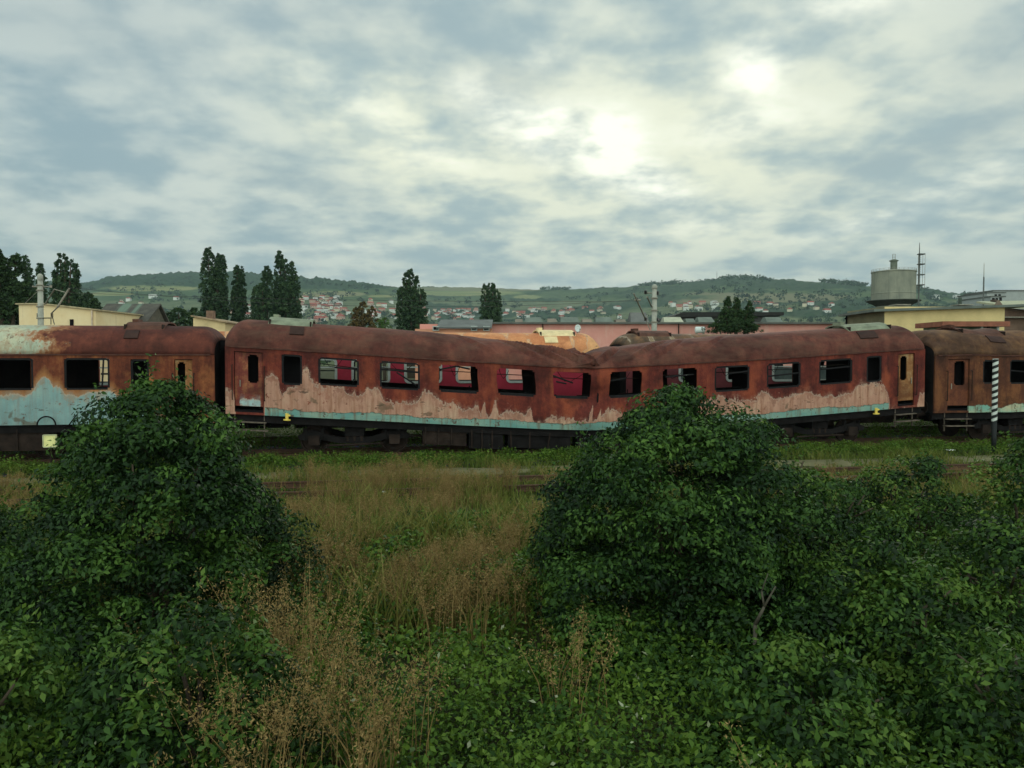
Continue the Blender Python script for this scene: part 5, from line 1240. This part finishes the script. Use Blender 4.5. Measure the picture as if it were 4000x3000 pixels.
def grass():
    # short grass and weeds of the yard
    Ps = []; Hs = []; Ts = []
    n = 120000; Y = np.sqrt(8.5**2+(30**2-8.5**2)*rng.random(n)); X = (rng.random(n)*1.6-.8)*Y
    t = (X-P0[0])*NX+(Y-P0[1])*NY
    nzv = np.array([mn.noise(Vector((x*.5, y*.5, 2)))+.6*mn.noise(Vector((x*1.9, y*1.9, 2))) for x, y in zip(X, Y)])
    ok = (t < 1.0) & (~((t > -2.95) & (t < -1.6) & (nzv < .22)) | (rng.random(n) < .14))
    ok &= rng.random(n) < np.clip(.8+nzv, .15, 1)
    X, Y, t, nzv = X[ok], Y[ok], t[ok], nzv[ok]
    h = np.clip(.20+.22*nzv, .07, .5)*(.6+.8*rng.random(len(X))); h *= np.interp(Y, [8, 13, 18, 20], [2.4, 2.2, 1.5, 1])
    P = np.stack([X, Y, np.full(len(X), GZ)+.0], 1); P[:, 2] += np.where(t > -.9, .07, 0)
    V, Q = blades(P, h, np.full(len(X), .014)*(.7+.6*rng.random(len(X))), .6)
    T = np.clip(.40+.35*nzv+.35*(rng.random(len(X))-.5)+np.where(t < -3, .22, 0), 0, 1)
    tag(np_mesh('grass', V, Q, M['grass'], np.repeat(T, 6)), 'short green and yellowish grass along the yard tracks', 'grass', kind='stuff')
    # leafy weeds by the wheels, with rear rows added to darken gaps under coaches
    n = 4600; s = rng.uniform(-10, 40, n); tt = rng.normal(size=n)*.45-.35; q_ = rng.random(n); tt = np.where(q_ < .25, 3.8+rng.normal(size=n)*.3, np.where(q_ < .62, 9.6+rng.normal(size=n)*.6, tt)); X = P0[0]+s*DX+tt*NX; Y = P0[1]+s*DY+tt*NY
    nzv = np.array([mn.noise(Vector((a*.9, b, 8))) for a, b in zip(s, tt)]); h = np.clip(.28+.3*nzv, .1, .6)*np.where(tt > 7, 3.6, np.where(tt > 2, 2.0, 1))
    per = 34; u = rng.random((n, per, 1)); P = np.stack([X, Y, np.full(n, GZ+.08)], 1)[:, None, :]+rng.normal(size=(n, per, 3))*np.array([.12, .12, .02])*np.where(tt > 7, 2.0, 1)[:, None, None]; P[:, :, 2] += h[:, None]*u[:, :, 0]
    P = P.reshape(-1, 3); V, Q = leaves(P, unit(rng.normal(size=P.shape)+[0, 0, .7]), .07*(.6+.8*rng.random(len(P))), .5)
    tag(np_mesh('trackside_weeds', V, Q, M['weed'], np.repeat(np.clip(.35+.35*np.repeat(rng.random(n), per)+.2*rng.random(len(P)), 0, .9), 4)), 'green weeds along both rows of coaches, rear ones added to darken the gaps', 'weeds', kind='stuff')
grass()
def dry_grass():
    Vs = []; Qs = []; Ts = []; off = 0
    spots = []
    def tuft(x, y, h, n, spread):
        nonlocal off
        r = np.abs(rng.normal(size=n))*spread; th = rng.random(n)*2*PI; P = np.stack([x+r*np.cos(th), y+r*np.sin(th), np.full(n, GZ)], 1)
        hh = h*(.7+.4*rng.random(n)); V, Q = blades(P, hh, np.full(n, .0055), .35, .3); Vs.append(V); Qs.append(Q+off); off += len(V)
        Ts.append(np.repeat(rng.random(n)*.7+.15, 6))
        # feathery seed heads round the top of each stalk
        tips = V.reshape(n, 6, 3)[:, 4, :]; per = 46; base = V.reshape(n, 6, 3)[:, 2, :]
        u = .45+.55*rng.random((n, per, 1)); C = base[:, None, :]*(1-u)+tips[:, None, :]*u+rng.normal(size=(n, per, 3))*.03
        C = C.reshape(-1, 3); V, Q = leaves(C, sphere(len(C)), .024*(.5+rng.random(len(C))), .32); Vs.append(V); Qs.append(Q+off); off += len(V)
        Ts.append(np.repeat(np.repeat(rng.random(n)*.5+.3, per)+.2*rng.random(len(C)), 4))
    # tall plumes
    for (px, py, Y, n) in ((960, 2150, 6.4, 34), (1020, 2180, 6.6, 34), (1190, 2140, 6.5, 40), (1220, 2150, 6.8, 34), (1120, 2230, 6.1, 34), (1340, 2240, 6.2, 44), (1370, 2300, 6.0, 34), (1000, 2400, 5.3, 34), (940, 2430, 5.1, 40), (1010, 2480, 5.0, 34), (1500, 2370, 5.6, 44), (1540, 2430, 5.5, 34), (1470, 2500, 5.2, 30), (2190, 2290, 6.6, 22), (2230, 2330, 6.5, 18), (600, 2780, 3.9, 16), (1180, 2760, 4.1, 14), (700, 2930, 3.7, 14), (3100, 2700, 4.2, 8), (1820, 2080, 8.2, 26), (1780, 2120, 8.0, 20), (1150, 1990, 9.5, 44), (1230, 1960, 10, 40), (1090, 2040, 9.0, 30), (3200, 1960, 10.2, 12), (3230, 2080, 9.2, 14), (1330, 2000, 9.3, 26)):
        q = at(px, py, Y); h = q.z-GZ
        for k in range(2): tuft(q.x+random.gauss(0, .12), Y+random.gauss(0, .15), h*.84, n//4+2, .16)
    # tan band of dry grass in the middle distance
    for i in range(165):
        Y = random.uniform(8.5, 19.5); px = random.gauss(1560, 430)
        if not 1040 < px < 2350: continue
        nv = mn.noise(Vector((px*.004, Y*.35, 0)))
        if nv < -.12: continue
        q = at(px, 1900, Y); tuft(q.x, Y, .55+.35*random.random()+.3*nv, 22, .22)
    for i in range(70):
        Y = random.uniform(15, 21); px = random.uniform(2800, 4100); q = at(px, 1900, Y); tuft(q.x, Y, .35+.2*random.random(), 12, .25)
    for i in range(30):
        Y = random.uniform(15, 20); px = random.uniform(-100, 400); q = at(px, 1900, Y); tuft(q.x, Y, .35+.2*random.random(), 12, .25)
    V = np.concatenate(Vs); Q = np.concatenate(Qs); T = np.concatenate(Ts)
    tag(np_mesh('dry_grass', V, Q, M['dry'], T), 'tall tan dry grass with feathery seed heads amid the weeds', 'dry grass', kind='stuff')
dry_grass()

# ------------------------------------------------------------------ haze
def haze():
    mb = MB(); mb.box(-4400, 4400, -40, 3900, -9, 420)
    m = bpy.data.materials.new('haze'); m.use_nodes = True; t = m.node_tree; t.nodes.clear()
    o = t.nodes.new('ShaderNodeOutputMaterial'); v = t.nodes.new('ShaderNodeVolumePrincipled'); v.inputs['Density'].default_value = .00012
    v.inputs['Color'].default_value = (.62, .80, .82, 1); v.inputs['Anisotropy'].default_value = 0.0
    t.links.new(v.outputs[0], o.inputs['Volume'])
    tag(mb.build('haze', m), 'thin blue green haze over the far hills', kind='stuff')
haze()

# ------------------------------------------------------------------ sky, sun, camera
SUN_EL, SUN_AZ = math.radians(21), math.radians(15)
w = bpy.data.worlds.new('World'); scene.world = w; w.use_nodes = True; T = w.node_tree; T.nodes.clear()
def wn(ty, **kw):
    n = T.nodes.new(ty)
    for k, v in kw.items(): setattr(n, k, v)
    return n
L_ = T.links.new
def wput(s, v):
    if isinstance(v, bpy.types.NodeSocket): L_(v, s)
    elif isinstance(v, tuple) and len(v) == 3 and s.type == 'RGBA': s.default_value = (*v, 1)
    else: s.default_value = v
def wm(op, a, b=0.0, clamp=False): n = wn('ShaderNodeMath', operation=op, use_clamp=clamp); wput(n.inputs[0], a); wput(n.inputs[1], b); return n.outputs[0]
def wmix(f, a, b): n = wn('ShaderNodeMix', data_type='RGBA'); wput(n.inputs[0], f); wput(n.inputs[6], a); wput(n.inputs[7], b); return n.outputs[2]
def wmr(v, a, b, c=0., d=1., sm=False):
    n = wn('ShaderNodeMapRange'); n.interpolation_type = 'SMOOTHSTEP' if sm else 'LINEAR'; wput(n.inputs[0], v)
    for i, q in enumerate((a, b, c, d)): n.inputs[i+1].default_value = q
    return n.outputs[0]
out = wn('ShaderNodeOutputWorld'); bg = wn('ShaderNodeBackground')
sky = wn('ShaderNodeTexSky', sky_type='NISHITA'); sky.sun_disc = False; sky.sun_elevation = SUN_EL; sky.sun_rotation = SUN_AZ; sky.air_density = 1.0; sky.dust_density = 2.0
tc = wn('ShaderNodeTexCoord'); dirn = tc.outputs['Generated']; sp = wn('ShaderNodeSeparateXYZ'); L_(dirn, sp.inputs[0])
zc = wm('ADD', wm('MAXIMUM', sp.outputs[2], 0.0), .21)
cb = wn('ShaderNodeCombineXYZ'); L_(wm('DIVIDE', sp.outputs[0], zc), cb.inputs[0]); L_(wm('DIVIDE', sp.outputs[1], zc), cb.inputs[1])
def wnoise(sc, det, ro, off=(0, 0, 0), dist=0., vec=None, stretch=(1, 1, 1)):
    mp = wn('ShaderNodeMapping'); mp.inputs['Location'].default_value = off; mp.inputs['Scale'].default_value = stretch; L_(vec or cb.outputs[0], mp.inputs[0])
    n = wn('ShaderNodeTexNoise'); n.inputs['Scale'].default_value = sc; n.inputs['Detail'].default_value = det; n.inputs['Roughness'].default_value = ro; n.inputs['Distortion'].default_value = dist
    L_(mp.outputs[0], n.inputs['Vector']); return n.outputs['Fac']
nA = wnoise(1.5, 3, .5, (3.1, 1.7, 0), .2); nB = wnoise(4.4, 4, .5, (7.3, 2.2, 0), .1); nC = wnoise(14, 4, .55, (1.3, 9.2, 0))
cl = wm('ADD', wm('ADD', wm('MULTIPLY', nA, .36), wm('MULTIPLY', nB, .52)), wm('MULTIPLY', nC, .12))
base = wmix(wmr(cl, .40, .60, 0, 1, True), (.29, .42, .475), (.59, .68, .66))
# warm bright zone towards the veiled sun
def lobe(px, py, rx, ry, tilt=0.0):
    """soft elliptical region of directions around one direction of the sky"""
    d = ray(px, py).normalized(); e1 = Vector((d.y, -d.x, 0)).normalized(); e2 = e1.cross(d).normalized()
    if e2.z < 0: e2 = -e2
    a = e1*math.cos(tilt)+e2*math.sin(tilt); b = -e1*math.sin(tilt)+e2*math.cos(tilt)
    def dot(v):
        n = wn('ShaderNodeVectorMath', operation='DOT_PRODUCT'); L_(dirn, n.inputs[0]); n.inputs[1].default_value = v; return n.outputs['Value']
    u = wm('DIVIDE', dot(a), rx/3000); v = wm('DIVIDE', dot(b), ry/3000)
    q = wm('ADD', wm('MULTIPLY', u, u), wm('MULTIPLY', v, v)); g = wm('POWER', 2.71828, wm('MULTIPLY', q, -1.0))
    front = wm('GREATER_THAN', dot(d), 0.0)
    return wm('MULTIPLY', g, front)
wz = wm('ADD', lobe(2600, 600, 1350, 620), wm('MULTIPLY', lobe(1500, 480, 420, 170, -.45), .55))
warm = wmix(wmr(cl, .38, .60, 0, 1, True), (.43, .56, .56), (1.06, 1.08, .80))
c1 = wmix(wm('MULTIPLY', wz, .85, True), base, warm)
edge = wmr(nB, .38, .60, .35, 1.3); e2_ = wmr(nC, .36, .62, .55, 1.25); ed = wm('MULTIPLY', edge, e2_)
L_list = [(2090, 520, 190, 80, -.3, 1.3), (2370, 560, 125, 110, 0, 1.9), (2560, 720, 140, 65, -.4, 1.2), (2950, 285, 105, 95, 0, 1.35), (2160, 470, 90, 60, .4, .9), (2900, 490, 260, 60, .1, .6), (1830, 340, 90, 60, 0, .35), (3300, 20, 150, 50, 0, .6), (1450, 440, 260, 70, -.5, .35), (2750, 880, 220, 40, .1, .28), (3350, 880, 260, 30, .15, .28), (3800, 700, 300, 50, .35, .25), (1350, 970, 130, 20, 0, .2), (1750, 620, 200, 60, -.2, .35), (2100, 210, 120, 60, -.3, .25)]
add = None
for (a, b, c, d, e, f) in L_list:
    q = wm('MULTIPLY', lobe(a, b, c, d, e), f); add = q if add is None else wm('ADD', add, q)
add = wm('MULTIPLY', add, ed)
D_list = [(1950, 330, 200, 90, .1, .35), (200, 60, 500, 150, 0, .25), (3950, 250, 200, 200, 0, .3), (1300, 60, 400, 90, 0, .15), (1100, 700, 350, 50, -.15, .2), (3500, 620, 350, 60, .2, .25)]
sub = None
for (a, b, c, d, e, f) in D_list:
    q = wm('MULTIPLY', lobe(a, b, c, d, e), f); sub = q if sub is None else wm('ADD', sub, q)
c1 = wmix(wm('MULTIPLY', sub, 1.0, True), c1, (.36, .44, .45))
c2 = wmix(wm('MULTIPLY', add, .75, True), c1, (1.30, 1.32, 1.12))
# thin band near the horizon
hz = wmr(sp.outputs[2], .0, .16, 1, 0, True)
c3 = wmix(wm('MULTIPLY', hz, .40), c2, (.47, .56, .56))
# a little clear sky shows through the thinnest cloud
skyc = wn('ShaderNodeMix', data_type='RGBA', blend_type='MULTIPLY'); skyc.inputs[0].default_value = 1; L_(sky.outputs[0], skyc.inputs[6]); skyc.inputs[7].default_value = (.10, .10, .10, 1)
vmn = wn('ShaderNodeVectorMath', operation='MINIMUM'); L_(skyc.outputs[2], vmn.inputs[0]); vmn.inputs[1].default_value = (.6, .65, .7)
c4 = wmix(.88, vmn.outputs[0], c3)
# unseen sky behind the camera, boosted to brighten the faces turned towards it
bk = wn('ShaderNodeMix', data_type='RGBA', blend_type='MULTIPLY'); bk.inputs[0].default_value = 1; L_(c4, bk.inputs[6])
bc = wmix(wmr(wm('MULTIPLY', sp.outputs[1], -1.0), -.15, .45, 0, 1, True), (1.0, 1.0, 1.0), (3.0, 2.75, 2.45)); L_(bc, bk.inputs[7]); c4 = bk.outputs[2]
L_(c4, bg.inputs[0]); bg.inputs[1].default_value = 1.0; L_(bg.outputs[0], out.inputs[0])

sun = bpy.data.lights.new('sun', 'SUN'); sun.energy = .6; sun.angle = math.radians(14); sun.color = (1, .93, .80)
so = bpy.data.objects.new('sun', sun); col.objects.link(so)
sd_ = Vector((math.sin(SUN_AZ)*math.cos(SUN_EL), math.cos(SUN_AZ)*math.cos(SUN_EL), math.sin(SUN_EL)))
so.rotation_euler = sd_.to_track_quat('Z', 'Y').to_euler(); so.location = (0, 0, 50)

cam = bpy.data.cameras.new('camera'); cam.lens = 27; cam.sensor_width = 36; cam.clip_start = .1; cam.clip_end = 12000
co = bpy.data.objects.new('camera', cam); col.objects.link(co); co.location = (0, 0, EYE); co.rotation_euler = (PI/2-PIT, 0, 0)
scene.camera = co
scene.view_settings.view_transform = 'Standard'; scene.view_settings.look = 'None'; scene.view_settings.exposure = 0; scene.view_settings.gamma = 1
scene.cycles.use_denoising = True; scene.cycles.max_bounces = 6; scene.cycles.diffuse_bounces = 3; scene.cycles.glossy_bounces = 2; scene.cycles.transmission_bounces = 3; scene.cycles.volume_bounces = 0; scene.cycles.transparent_max_bounces = 6
